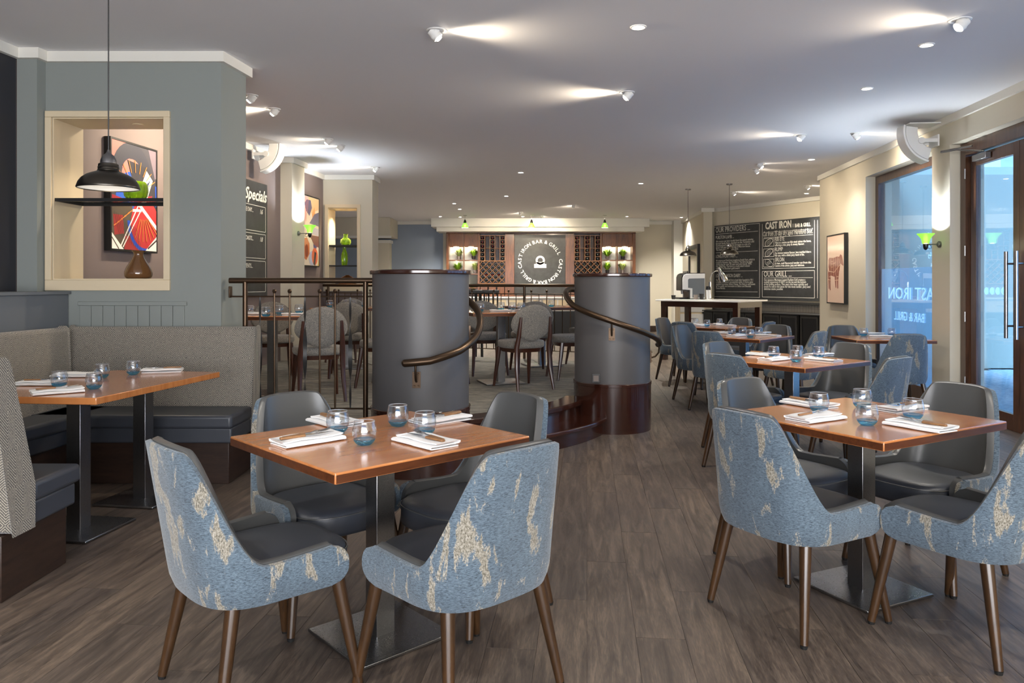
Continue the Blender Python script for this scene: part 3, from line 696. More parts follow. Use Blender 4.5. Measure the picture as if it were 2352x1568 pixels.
def make_knife():
    t_ = thing('steak_knife', 'x', 'knife')
    bevel(MB().box((0, -.052, .0045), (.016, .096, .009)).build('handle', M['handlewood'], t_), .003)
    MB().prism([(-.008, -.006), (.008, -.006), (.008, .03), (.006, .07), (-.002, .112), (-.008, .06)], .0045, .006).build('blade', M['cutlery'], t_); return t_
G0, N0, F0, K0 = make_tumbler(), make_napkin(), make_fork(), make_knife(); cnt = [0, 0, 0, 0]
def glass(p, z, label, rz=0):
    place(G0, (p.x, p.y, z+.0005), rz, label, 'blue-based tumblers', cnt[0] == 0); cnt[0] += 1
def setting(p, z, ang, label, swap=1, flip=False, fork=True, knife=True, tip=0):
    """napkin with its long side along heading ang; handles at the seat end"""
    place(N0, (p.x, p.y, z+.0004), ang-pi/2+(pi if flip else 0), 'white folded napkin '+label, 'folded white napkins', cnt[1] == 0); cnt[1] += 1
    d = Vector((cos(ang), sin(ang), 0)); s = Vector((-sin(ang), cos(ang), 0))
    for on_, proto_, nm, off, i, da in ((fork, F0, 'fork', .016*swap, 2, .10*swap), (knife, K0, 'steak knife', -.008*swap, 3, -.05*swap)):
        if not on_: continue
        q = p+s*off+d*(.0 if i == 2 else -.012)
        place(proto_, (q.x, q.y, z+.0225+(0 if i == 2 else .0)), ang-pi/2+da+tip, 'wooden-handled %s on the napkin %s' % (nm, label), 'wooden handled '+nm+'s', cnt[i] == 0); cnt[i] += 1
def heading(k, side): return TABLES[k][1]+{'-u': 0, '-v': pi/2, '+v': -pi/2, '+u': pi}[side]
def T(px, py, z=TZ): return on(px, py, z)
for side, px, py, lab in (('-u', 708, 1014, 'front-left on the near-left table'), ('+v', 768, 972, 'back-left on the near-left table'),
        ('-v', 977, 1018, 'front-right on the near-left table'), ('+u', 1012, 967, 'back-right on the near-left table')):
    setting(T(px, py), TZ, heading('A', side), lab, 1 if side in ('-u', '+u') else -1, side in ('-v',))
for px, py, w_ in ((775.5, 994, 'behind the front-left napkin'), (837, 1021, 'nearest the camera, in the middle'), (914, 978, 'farthest back, standing clear of napkins'), (976, 997, 'right of middle, before the back-right napkin')):
    glass(T(px, py), TZ, 'blue-based tumbler on the near-left table, '+w_)
for side, px, py, lab in (('-u', 1873, 963, 'front-left on the near-right table'), ('+v', 1858, 931, 'back-left on the near-right table'),
        ('-v', 2112, 982, 'front-right on the near-right table'), ('+u', 2068, 941, 'back-right on the near-right table')):
    setting(T(px, py), TZ, heading('B', side), lab, 1 if side in ('-u', '+u') else -1, side in ('-v',), knife=side != '-u')
for px, py, w_ in ((1881, 946, 'leftmost, between the left napkins'), (1980, 936, 'farther of the middle pair'), (1991.5, 976, 'nearer of the middle pair'), (2097, 962, 'rightmost, behind the front-right napkin')):
    glass(T(px, py), TZ, 'blue-based tumbler on the near-right table, '+w_)
for side, px, py, lab in (('+v', 1752, 816, 'back-left on the second right-row table'), ('-u', 1778, 827, 'front-left on the second right-row table'),
        ('+u', 1880, 817, 'back-right on the second right-row table'), ('-v', 1891, 829, 'front-right on the second right-row table')):
    setting(T(px, py), TZ, heading('C', side), lab, knife=side != '-u')
for px, py, w_ in ((1777, 820.5, 'leftmost'), (1828, 831, 'nearer of the middle pair'), (1832, 818, 'farther of the middle pair'), (1880.5, 821, 'rightmost')):
    glass(T(px, py), TZ, 'blue-based tumbler on the second right-row table, '+w_)
for side, px, py, lab in (('+v', 1655, 765.5, 'back-left on the third right-row table'), ('-u', 1692, 772, 'front-left on the third right-row table'),
        ('+u', 1749, 766.5, 'back-right on the third right-row table'), ('-v', 1765, 772, 'front-right on the third right-row table')):
    setting(T(px, py), TZ, heading('D', side), lab, knife=False)
for px, py, w_ in ((1681, 769, 'leftmost'), (1706, 768, 'second from left'), (1723, 775, 'nearest'), (1743, 769, 'rightmost')):
    glass(T(px, py), TZ, 'blue-based tumbler on the third right-row table, '+w_)
for side, px, py, lab in (('+v', 1583, 746, 'back-left on the farthest right-row table'), ('-u', 1611, 748.5, 'front-left on the farthest right-row table'),
        ('+u', 1645, 746, 'back-right on the farthest right-row table'), ('-v', 1668, 749, 'front-right on the farthest right-row table')):
    setting(T(px, py), TZ, heading('E', side), lab, fork=False, knife=False)
for px, py, w_ in ((1598, 745.5, 'leftmost'), (1624, 749, 'middle'), (1652.6, 745.8, 'rightmost')):
    glass(T(px, py), TZ, 'blue-based tumbler on the farthest right-row table, '+w_)
setting(T(2004, 768), TZ, radians(200), 'left of the two on the window table', fork=False, knife=False)
setting(T(2024, 774), TZ, radians(160), 'right of the two on the window table', fork=False, knife=False)
glass(T(1983.5, 771), TZ, 'blue-based tumbler on the window table, left'); glass(T(2048, 771.5), TZ, 'blue-based tumbler on the window table, right, against the glass')
for px, py, ang, lab, kn in ((93, 883, radians(0), 'leftmost on the booth table', False), (132, 902, radians(38), 'nearest the camera on the booth table', False),
        (172, 864, radians(-4), 'at the back left of the booth table', False), (374, 853, radians(196), 'at the far right of the booth table', True)):
    setting(T(px, py), TZ, ang, lab, knife=kn, fork=lab != 'at the back left of the booth table')
for px, py, w_ in ((136, 888, 'leftmost'), (216, 893, 'nearer of the middle pair'), (234, 868, 'farther of the middle pair'), (306, 860, 'rightmost, alone')):
    glass(T(px, py), TZ, 'blue-based tumbler on the booth table, '+w_)

# ------------------------------------------------------------------ tweed banquettes
def bench_cushion(mb, p0, p1, n, d0, d1, z0, z1):   # box along p0->p1, depth along n from d0 to d1
    p0, p1, n = Vector(p0), Vector(p1), Vector(n); return mb.prism([p0+n*d0, p1+n*d0, p1+n*d1, p0+n*d1], z0, z1)
def bench(label, p0, p1, n, depth, lean=.08):
    """p0->p1 is the line of the backrest's front foot; n points out over the seat"""
    t_ = thing('banquette', label, 'banquette'); p0, p1, n = Vector(p0), Vector(p1), Vector(n); e_ = (p1-p0).normalized()
    # backrest: slanted profile swept along the bench
    prof = [(.0, .28), (.0, .46), (-lean*.5, .75), (-lean*.9, .97), (-lean, 1.005), (-lean-.02, 1.02), (-lean-.06, 1.02), (-lean-.08, 1.01), (-lean-.09, .985), (-.13, .28)]
    L = (p1-p0).length; rows = []
    N = max(2, int(L/.25))
    for i in range(N+1):
        c = p0+e_*(L*i/N); sag = .004*sin(i*1.3)
        rows.append([Vector((c.x+n.x*(a+sag*(.3 < z < .95)), c.y+n.y*(a+sag*(.3 < z < .95)), z)) for a, z in prof])
    mb = MB().grid(rows, True); m = len(prof)
    mb.f += [tuple(range(m)), tuple(range(N*m, N*m+m))[::-1]]; mb.m += [0, 0]
    bevel(mb.build('backrest', M['herring'], t_, 40), .012, 3)
    c = MB(); bench_cushion(c, p0, p1, n, .005, depth, .375, .465); bevel(c.build('seat_cushion', M['leathdk'], t_), .022, 4)
    c = MB(); bench_cushion(c, p0+e_*.012, p1-e_*.012, n, -.02, depth-.03, .275, .378); bevel(c.build('seat_box', M['leathdk'], t_), .012, 3)
    c = MB(); bench_cushion(c, p0+e_*.04, p1-e_*.04, n, -.15, depth-.06, .0, .276); bevel(c.build('plinth', M['plinth'], t_), .004)
    return t_
bench('tweed and black leather banquette along the panelled wall behind the booth table', (-3.20, 5.40), (-1.845, 5.385), (0, -1), .40)
bench('tweed banquette section running along the left wall of the booth', (-3.325, 3.5), (-3.145, 5.40), (.9954, -.096), .30, .02)
bench('nearest tweed banquette at the left edge, its leather seat end facing the aisle', (-4.0, 3.31), (-2.09, 3.31), (0, 1), .37, .17)

# ------------------------------------------------------------------ oval-backed chairs on the platform
def make_oval():
    t_ = thing('oval_back_chair', 'x', 'chair')
    superseat(.225, .215, .02, [(.405, .90), (.415, .97), (.43, 1.0), (.462, 1.0), (.476, .96), (.482, .8), (.484, .3)], 2.6, 32).build('seat', M['melange'], t_, 50)
    superseat(.19, .18, .02, [(.365, .96), (.405, 1.0)], 3, 24).build('seat_rail', M['redwood'], t_, 50)
    mb = MB(); front, back = [], []
    def bp(r, a, yo):
        x = .228*r*cos(a); zz = sin(a)*r
        z = .645+.195*zz if zz > 0 else .645+.165*zz*(1-.12*abs(cos(a)))
        if zz < 0: x *= 1-.16*zz*zz
        y = -.205-.16*(z-.47)+.55*x*x+yo; return Vector((x, y, z))
    rows = []
    for r, yo in ((.02, .025), (.6, .025), (.92, .022), (.985, .012), (1.0, 0), (.985, -.012), (.92, -.02), (.6, -.022), (.02, -.022)):
        rows.append([bp(r, 2*pi*i/36, yo) for i in range(36)])
    mb.grid(rows, True); mb.build('backrest', M['melange'], t_, 60)
    MB().tube([bp(1.005, 2*pi*i/36, 0) for i in range(37)], .004, 6).build('back_piping', M['melange'], t_)
    for s in (-1, 1):
        MB().tube([(s*.165, -.285, .72), (s*.175, -.262, .55), (s*.182, -.225, .42), (s*.188, -.235, .22), (s*.200, -.290, 0)], [.013, .022, .026, .021, .014], 8).build('rear_leg', M['redwood'], t_)
        MB().tube([(s*.175, .165, .405), (s*.185, .185, .25), (s*.205, .225, 0)], [.026, .022, .013], 8).build('front_leg', M['redwood'], t_)
    return t_
ov = make_oval(); first = True
for x, y, h_, lab in ((-1.77, 6.92, 112, 'oval-backed melange chair seen from behind through the balustrade'),
        (.10, 7.66, 118, 'oval-backed melange chair between the two round piers, back to the camera'),
        (.66, 8.42, 195, 'oval-backed melange chair half hidden behind the right round pier'),
        (-.30, 8.80, -75, 'oval-backed chair facing us across the middle platform table'),
        (-.72, 8.05, 15, 'oval-backed chair beside the left round pier at middle platform table'),
        (-2.62, 8.30, -70, 'oval-backed chair facing us behind the left platform table'),
        (-1.86, 8.62, 100, 'oval-backed chair with back to us at the rear left platform table'),
        (-1.30, 7.72, 165, 'oval-backed chair cut off by the left edge of the left round pier'),
        (-2.25, 10.25, -95, 'pale topped oval-backed chair at rear of the left rear platform table'),
        (-3.02, 7.55, 25, 'oval-backed chair by the left wall, only its thin back edge showing'),
        (.22, 9.02, 100, 'grey oval-backed chair behind the middle platform chair, farther away'),
        (.98, 9.72, 200, 'pale oval-backed chair at rear right platform table')):
    place(ov, (x, y, PZ), radians(h_-90), lab, 'oval-backed chairs on the platform', first); first = False
PT = [((-2.27, 7.18), 0.02, 'wooden table on the platform behind the balustrade'), ((-.12, 8.02), .3, 'wooden table on the platform between the two piers'),
      ((-2.05, 9.45), .1, 'wooden table at the rear left of the platform'), ((.38, 9.68), .3, 'wooden table at the rear right of the platform')]
for c, th, lab in PT:
    t_ = make_table(.80, .80, .42, 0, lab); t_.location = (c[0], c[1], PZ); t_.rotation_euler = (0, 0, th); t_['group'] = 'dining tables on the platform'
PTZ = PZ+.755
for px, py, lab in ((573, 722, 'cut by the wall block edge'), (611, 727, 'nearest on the left platform table'), (642, 722, 'in the middle of left platform table'), (687, 719, 'rightmost on the left platform table')):
    glass(on(px, py, PTZ), PTZ, 'blue-based tumbler seen through the balustrade, '+lab)
for (px, py), a, lab in (((580, 722), 0, 'leftmost on the platform tables'), ((682, 724), 2.9, 'behind the balustrade, beside the rightmost tumbler')): setting(on(px, py, PTZ), PTZ, a, lab, fork=False, knife=False)
for x, y, lab in ((-.33, 7.98, 'left one on the middle platform table'), (.0, 8.25, 'back one on the middle platform table'), (.10, 8.1, 'right one on the middle platform table'), (-.12, 8.33, 'back left one on the middle platform table')):
    glass(Vector((x, y, 0)), PTZ, 'blue-based tumbler, '+lab)
setting(Vector((-.10, 7.88, 0)), PTZ, 2.9, 'on the middle platform table, near side', fork=False, knife=False); setting(Vector((.16, 8.03, 0)), PTZ, .5, 'on the middle platform table, right side', fork=False, knife=False)
for x, y, lab in ((-2.25, 9.35, 'left'), (-2.1, 9.55, 'back'), (-1.95, 9.3, 'near'), (-1.85, 9.5, 'right')): glass(Vector((x, y, 0)), PTZ, 'blue-based tumbler on the rear left platform table, '+lab+' one')
for x, y, lab in ((.2, 9.6, 'left'), (.36, 9.8, 'back'), (.5, 9.6, 'right')): glass(Vector((x, y, 0)), PTZ, 'blue-based tumbler on the rear right platform table, '+lab+' one')

# ------------------------------------------------------------------ windows and doors on the right
def framed(line, Y0, Y1, z0, z1, off, w, th, parts, mat_, parent, names=('jamb', 'head', 'sill')):
    wallseg(line, Y0, Y0+w, z0, z1, off, off+th).build(names[0], mat_, parent); wallseg(line, Y1-w, Y1, z0, z1, off, off+th).build(names[0], mat_, parent)
    wallseg(line, Y0+w, Y1-w, z1-w, z1, off, off+th).build(names[1], mat_, parent); wallseg(line, Y0+w, Y1-w, z0, z0+parts, off, off+th).build(names[2], mat_, parent)
wn = thing('window_1', None, None); wn['kind'] = 'structure'
framed(XR, 8.12, 10.06, 0, 2.742, .13, .10, .09, .15, M['doorwood'], wn)
wallseg(XR, 8.22, 9.96, .15, 2.64, .165, .171).build('pane', M['pane'], wn)
wallseg(XR, 8.22, 9.96, .15, 1.52, .173, .175).build('frosted_film', M['frost'], wn)
def wallM(Y, z, off, flipx=False):    # text on the inner face of the right wall read from outside (mirrored from inside)
    X = Vector((-.0985, -.995, 0)) if not flipx else Vector((.0985, .995, 0))
    return Matrix(((X.x, 0, -.995, XR(Y, off)), (X.y, 0, .0985, Y), (0, 1, 0, z), (0, 0, 0, 1)))
mb = MB()
# from outside the reading direction runs towards +Y (away from the camera)
Mo = wallM(8.22, 1.14, .160, True); put_text(mb, 'CAST IRON', Mo @ Matrix.Diagonal((1, .72, 1, 1)), .29, thick=.0006)
put_text(mb, 'BAR & GRILL', wallM(8.66, .88, .160, True), .155, thick=.0006)
for k, ch in enumerate('CAST IRON BAR'):
    if ch == ' ': continue
    a = radians(185+k*11.5); R_ = .62; cy_, cz_ = 8.02, 1.92
    # letters along an arc, mirrored
    M2 = wallM(cy_, cz_, .160, True) @ Matrix.Translation((-R_*cos(a), R_*sin(a), 0)) @ Matrix.Rotation(-a+radians(90)+pi, 4, 'Z') @ Matrix.Scale(1, 4)
    put_text(mb, ch, M2, .12, thick=.0006, align='CENTER')
mb.build('lettering', M['frostlet'], wn, 0)
# doors: two glazed timber leaves
dr = thing('door_1', None, None); dr['kind'] = 'structure'
wallseg(XR, 7.60, 7.70, 0, 2.742, .10, .22).build('jamb', M['doorwood'], dr); wallseg(XR, 3.2, 7.60, 2.62, 2.742, .10, .22).build('head', M['doorwood'], dr)
wallseg(XR, 3.2, 3.3, 0, 2.62, .10, .22).build('jamb', M['doorwood'], dr)
def leaf(Y0, Y1, far_handle):
    l_ = MB(); st_ = .10
    wallseg(XR, Y1-st_, Y1, 0, 2.61, .15, .20, l_); wallseg(XR, Y0, Y0+st_, 0, 2.61, .15, .20, l_); wallseg(XR, Y0+st_, Y1-st_, 2.50, 2.61, .15, .20, l_); wallseg(XR, Y0+st_, Y1-st_, 0, .15, .15, .20, l_)
    o = bevel(l_.build('door_leaf', M['doorwood'], dr), .003)
    wallseg(XR, Y0+st_, Y1-st_, .15, 2.50, .172, .178).build('pane', M['pane'], o)
    return o
l1 = leaf(6.74, 7.595, True); l2 = leaf(5.88, 6.735, False); leaf(5.02, 5.875, False); leaf(4.16, 5.015, False); leaf(3.3, 4.155, False)
for yy, l_ in ((6.82, l1), (6.655, l2)):
    mb = MB().cone((XR(yy, .075), yy, .84), (XR(yy, .075), yy, 1.62), .016, .016, 14)
    for z in (.95, 1.51): mb.cone((XR(yy, .075), yy, z), (XR(yy, .155), yy+.008, z), .009, .009, 10)
    mb.build('bar_handle', M['steel'], l_)
for z in (2.43, 1.66, 1.0, .35):
    MB().cone((XR(7.595, .092), 7.595, z-.05), (XR(7.595, .092), 7.595, z+.05), .008, .008, 10).build('hinge', M['steel'], dr)
for k, px in enumerate((2267, 2280, 2293, 2306.5)):
    Y = 3.865/((px-1176)/F-.10); 
    mb = MB(); mb.cone((XR(Y, .171), Y, CH-(668-HY)/F*Y), (XR(Y, .1695), Y, CH-(668-HY)/F*Y), .036, .036, 24); mb.build('manifestation_dot', M['frostlet'], l1)
cl = thing('door_closer', 'silver door closer box with folding arm at the top of the glass door', 'door closer')
Y = 7.33; d_ = Vector((.0985, .995, 0))
bevel(MB().box((XR(Y, .118), Y, 2.56), (.055, .25, .06), Rz(-atan2(.1, 1))).build('closer_body', M['steel'], cl), .004)
MB().tube([(XR(7.25, .10), 7.25, 2.60), (XR(7.5, -.04), 7.5, 2.655), (XR(7.72, -.08), 7.74, 2.67)], .008, 6).tube([(XR(7.72, -.08), 7.74, 2.68), (XR(7.45, .09), 7.45, 2.685)], .008, 6).build('closer_arm', M['steel'], cl)
# outside: paving, a facade with glazed bays, soffit
ext = struct('ground_outside', MB().prism([(XR(-3.6, .35), -3.6), (XR(12, .35), 12), (8.4, 12), (15, 20), (15, -3.6)], -.12, -.02), M['extfloor'])
fc = MB(); 
ew = struct('wall_outside', MB().prism([(9.4, -3), (9.9, 22), (10.2, 22), (9.7, -3)], 0, 4.2), M['extwall'])
MB().prism([(8.0, 12.4), (8.35, 12.4), (9.2, 20), (8.9, 20)], 0, 4.2).build('outer_panel', M['extwall'], ew)
struct('ceiling_outside', MB().prism([(XR(-3.6, .46), -3.6), (XR(11.85, .46), 11.85), (XR(11.85, 1.1), 11.85), (XR(-3.6, 1.1), -3.6)], CZ, CZ+.12), M['extwall'])

# ------------------------------------------------------------------ ceiling lamps
def ceil_pt(px, py): Y = F*(CZ-CH)/(HY-py); return Vector(((px-1176)/F*Y, Y, CZ))
dl_mesh = {}
def downlight(px, py, label, power=34, col=NEUT, cone=125):
    c = ceil_pt(px, py); t_ = thing('downlight', label, 'ceiling light', c, 0, 'recessed ceiling downlights')
    if 'r' not in dl_mesh:
        dl_mesh['r'] = MB().lathe([(.055, 0), (.054, -.004), (.046, -.007), (.038, -.004), (.034, 0)], n=20).mesh('trim_ring', M['white'])
        dl_mesh['l'] = MB().cone((0, 0, -.001), (0, 0, -.003), .034, .034, 16).mesh('lens', M['tealight'])
    for n_, k_ in (('trim_ring', 'r'), ('lens', 'l')):
        o = bpy.data.objects.new(n_, dl_mesh[k_]); COL.objects.link(o); o.parent = t_
    spot('downlight_lamp', c+Vector((0, 0, -.02)), c+Vector((0, 0, -1)), power, col, cone, .8, .035)
def eyeball(px, py, d, label, power=70, col=WARM, cone=70, drop=.32):
    c = ceil_pt(px, py); t_ = thing('eyeball_spotlight', label, 'ceiling light', c, atan2(d[1], d[0]), 'swivelling ceiling spotlights')
    if 'e' not in dl_mesh:
        dl_mesh['e'] = MB().lathe([(.070, 0), (.069, -.004), (.058, -.007), (.050, 0)], n=20).mesh('trim_ring', M['white'])
        b_ = MB().cone((-.035, 0, .0), (.012, 0, -.050), .036, .036, 16); b_.lathe([(.036, 0), (.037, -.015), (.034, -.035), (.026, -.055), (.012, -.066), (.001, -.068)], (-.012, 0, 0), 16)
        dl_mesh['b'] = b_.mesh('swivel_head', M['whitepl']); dl_mesh['v'] = MB().cone((.014, 0, -.052), (.020, 0, -.058), .024, .020, 14).mesh('lamp_face', M['lamp_on'])
    for n_, k_ in (('trim_ring', 'e'), ('swivel_head', 'b'), ('lamp_face', 'v')):
        o = bpy.data.objects.new(n_, dl_mesh[k_]); COL.objects.link(o); o.parent = t_
    dd = Vector((d[0], d[1], -drop)).normalized(); s = c+Vector((0, 0, -.045))+Vector((d[0], d[1], 0)).normalized()*.06
    spot('spotlight_lamp', s, s+dd, power, col, cone, 1.0, .05)
DL = [(1466, 62, 'nearest downlight right of centre'), (2128, 103, 'downlight near the doors, left of a spotlight'), (1991, 203, 'downlight above the near-right table'), (1196, 396, 'lone downlight above the steps'),
      (1472, 421, 'downlight above the aisle before the far rows'), (1864, 366, 'downlight near the cow picture wall'), (1163, 450, 'small downlight left of centre far back'), (1056, 480, 'downlight behind a pair, far left'),
      (1043, 467, 'first of a close pair far left'), (1057, 498, 'downlight over the left bar shelves'), (1201, 497, 'downlight over the centre of the bar'), (1440, 497, 'downlight over the right bar shelves'),
      (1565, 499, 'downlight near the far right corner'), (1011, 497, 'faint downlight by the blue-grey wall')]
for px, py, lab in DL: downlight(px, py, 'round recessed ceiling light, '+lab, 42 if py < 390 else 150 if py < 480 else 95)
for px, py, d, lab, pw, drop in ((1003, 70, (1, .1), 'swivel spotlight nearest the camera, lamp glaring', 90, .30), (2205, 46, (-1, .05), 'swivel spotlight at top right by the doors', 70, .28),
        (1440, 212, (-1, .1), 'swivel spotlight in mid ceiling throwing light left', 70, .28), (1838, 310, (-1, 0), 'swivel spotlight over the right row throwing light left', 70, .28),
        (1968, 306, (1, .1), 'swivel spotlight aimed at the right wall', 60, .5), (1748, 376, (1, -.3), 'upper of two close swivel spotlights', 50, .6), (1738, 388, (1, .5), 'lower of two close swivel spotlights', 50, .6),
        (1855, 426, (1, .15), 'swivel spotlight aimed at the chalkboard', 60, .4), (1686, 440, (1, .3), 'swivel spotlight right of the pendants', 60, .4), (1317, 470, (-.2, 1), 'swivel spotlight in front of the bar sign', 90, .5),
        (1195, 487, (-.2, 1), 'swivel spotlight left of the bar sign', 80, .5), (1245, 495, (.2, 1), 'swivel spotlight above the bar sign', 60, .5),
        (575, 219, (-1, .1), 'swivel spotlight touching the edge of the wall block', 60, .30), (628, 250, (-1, .1), 'swivel spotlight right of the wall block', 70, .30),
        (752, 319, (-1, .15), 'swivel spotlight lighting the left chalkboard', 75, .30), (780, 335, (-1, .1), 'swivel spotlight beside another, farther right', 60, .3), (862, 384, (-1, .1), 'swivel spotlight above the rear left block', 70, .28)):
    eyeball(px, py, d, lab, pw*(.6 if py < 200 else .9 if py < 300 else .30 if px < 900 else .5 if 1700 < px < 2000 and py < 400 else .9), WARM, 110, drop+.18)
for x, y, w_ in ((6.2, 13.0, 'in the alcove beyond the cow picture'), (-4.3, 14.5, 'in the room beyond the rear left block'), (-4.2, 17.5, 'deep in the room beyond the rear left block'), (5.6, 14.4, 'over the back-bar units')):  # extra downlights added to brighten the far end and side rooms
    t_ = thing('downlight', 'round recessed ceiling light, '+w_, 'ceiling light', (x, y, CZ), 0, 'recessed ceiling downlights')
    for n_, k_ in (('trim_ring', 'r'), ('lens', 'l')):
        o = bpy.data.objects.new(n_, dl_mesh[k_]); COL.objects.link(o); o.parent = t_
    spot('downlight_lamp', (x, y, CZ-.02), (x, y, 0), 150, NEUT, 130, .8, .05)
# warm general light from lamps further along the same ceiling, behind the camera
for i, (x, y) in enumerate(((-1.8, .6), (1.4, .4), (3.0, 1.6), (-.4, -1.4), (2.2, -1.6), (-2.6, 1.8))):
    t_ = thing('downlight', 'round recessed ceiling light out of view behind us, '+('left of the pendant', 'over the camera right side', 'by the near doors', 'rear centre', 'rear right', 'near the left wall')[i], 'ceiling light', (x, y, CZ), 0, 'recessed ceiling lights behind the camera')
    for n_, k_ in (('trim_ring', 'r'), ('lens', 'l')):
        o = bpy.data.objects.new(n_, dl_mesh[k_]); COL.objects.link(o); o.parent = t_
    spot('downlight_lamp', (x, y, CZ-.02), (x, y, 0), 60, NEUT, 130, .8, .05)

# ------------------------------------------------------------------ pendants
def dome_pendant(label, x, y, zb, s=1.0):
    t_ = thing('pendant_lamp', label, 'pendant lamp', (x, y, 0), 0, 'domed metal pendant lamps')
    prof = [(.150, 0), (.152, .004), (.149, .012), (.143, .030), (.128, .052), (.105, .070), (.078, .082), (.056, .090), (.052, .094)]
    MB().lathe([(r*s, zb+z*s) for r, z in prof]+[((r-.003)*s, zb+(z-.001)*s) for r, z in prof[::-1]], n=40, c=(0, 0, 0)).build('shade', [M['pewter']], t_, 50)
    MB().lathe([((r-.0042)*s, zb+(z+.0006)*s) for r, z in prof[1:-1]], n=40).build('shade_lining', M['white'], t_, 50)
    MB().lathe([(.053*s, zb+.090*s), (.054*s, zb+.094*s), (.051*s, zb+.097*s), (.050*s, zb+.108*s), (.053*s, zb+.110*s), (.050*s, zb+.113*s), (.048*s, zb+.128*s), (.036*s, zb+.134*s)], n=28).build('collar', M['pewter'], t_, 40)
    MB().lathe([(.040*s, zb+.130*s), (.038*s, zb+.150*s), (.028*s, zb+.172*s), (.014*s, zb+.184*s), (.009*s, zb+.192*s), (.006*s, zb+.204*s)], n=28).build('cap', M['steel'], t_, 50)
    MB().cone((0, 0, zb+.200*s), (0, 0, CZ-.02), .0035, .0035, 8).build('cord', M['iron'], t_)
    MB().lathe([(.055, CZ), (.055, CZ-.012), (.045, CZ-.022), (.004, CZ-.026)], n=24).build('ceiling_rose', M['steel'], t_)
    MB().lathe([(.001, zb+.025*s), (.018*s, zb+.030*s), (.028*s, zb+.048*s), (.022*s, zb+.070*s), (.014*s, zb+.09*s)], n=16).build('bulb', M['bulb'], t_, 60)
M['pewter'] = mat('dark_pewter', lin(92, 88, 82), .3, metal=1)
M['bulb'] = mat('opal_bulb', (1, .95, .85, 1), .4, emit=(1, .88, .7, 1), estr=7)
dome_pendant('large pewter dome pendant hanging over the booth table', -2.12, 3.98, 1.832)
dome_pendant('pewter dome pendant over the high table, left and farther one', 3.19, 13.72, 1.83)
dome_pendant('pewter dome pendant in front of the chalkboard, right and nearer one', 3.73, 13.0, 1.83)
def green_pendant(px, label):
    Y = 19.0; x = (px-1176)/F*Y; t_ = thing('green_pendant', label, 'pendant lamp', (x, Y, 0), 0, 'green glass pendants over the bar')
    zb = CH+(650-523)/F*Y
    MB().lathe([(.086, zb), (.080, zb+.03), (.062, zb+.075), (.040, zb+.11), (.034, zb+.125), (.030, zb+.12), (.058, zb+.07), (.082, zb)], n=20).build('glass_shade', M['jade'], t_, 60)
    MB().lathe([(.036, zb+.120), (.034, zb+.15), (.022, zb+.19), (.010, zb+.21)], n=14).build('holder', M['black'], t_, 50)
    MB().cone((0, 0, zb+.20), (0, 0, CZ), .006, .006, 6).build('stem', M['chrome'], t_); MB().cone((0, 0, CZ-.02), (0, 0, CZ), .05, .05, 14).build('ceiling_rose', M['chrome'], t_)
    point('pendant_bulb', (x, Y, zb+.05), 30, NEUT, .03)
green_pendant(1068, 'green glass pendant over the left bar shelves'); green_pendant(1221, 'green glass pendant over the middle of the bar'); green_pendant(1389, 'green glass pendant over the right bar shelves')
# green wall sconces throwing light upwards
def sconce(label, mount, shade, power, s=1.0):
    t_ = thing('wall_sconce', label, 'wall light', mount); m_ = Vector(mount); d = Vector(shade)-m_
    a = atan2(d.y, d.x)
    nrm = Vector((d.x, d.y, 0)).normalized()
    MB().cone((0, 0, 0), nrm*.014, .034, .034, 20).cone(nrm*.014, nrm*.03, .022, .018, 16).build('wall_plate', M['steel'], t_)
    MB().tube([nrm*.02, Vector((d.x, d.y, 0))*.6, Vector((d.x, d.y, 0))], .006, 8).build('arm', M['steel'], t_)
    MB().lathe([(.022*s, .0), (.034*s, .012*s), (.042*s, .05*s), (.058*s, .078*s), (.084*s, .106*s), (.086*s, .112*s), (.080*s, .108*s), (.053*s, .079*s), (.037*s, .05*s), (.029*s, .012*s)], (d.x, d.y, .0), 28).build('glass_shade', M['jade'], t_, 60)
    MB().lathe([(.026*s, .004), (.026*s, -.02*s), (.021*s, -.045*s), (.010*s, -.058*s), (.001, -.060*s)], (d.x, d.y, 0), 18).build('lamp_holder', M['blackpl'], t_, 50)
    MB().tube([(d.x*.95, d.y*.95, -.02), (d.x*.75, d.y*.75, -.045), (d.x*.6, d.y*.6, -.04), (d.x*.62, d.y*.62, -.012), (d.x*.8, d.y*.8, -.005)], .003, 6).build('flex', M['blackpl'], t_)
    MB().lathe([(.001, .095*s), (.016*s, .088*s), (.024*s, .07*s), (.02*s, .04*s), (.012*s, .01*s)], (d.x, d.y, 0), 14).build('bulb', M['bulb'], t_, 60)
    p = m_+Vector((d.x, d.y, .085)); spot('sconce_lamp', p, p+Vector((0, 0, 1)), power*4.5, (.84, .92, 1), 150, .95, .015)
Y = 7.93; sconce('green glass uplighter on the right-hand column beside the window', (XR(Y, -.002), Y, CH-(561-HY)/F*Y), ((2125-1176)/F*Y, Y-.01, 0), 62)
Y = 10.5; sconce('green glass uplighter on the left pilaster beside the colourful picture', (-2.966, Y, CH-(536-HY)/F*Y), ((713-1176)/F*Y, Y-.03, 0), 62)

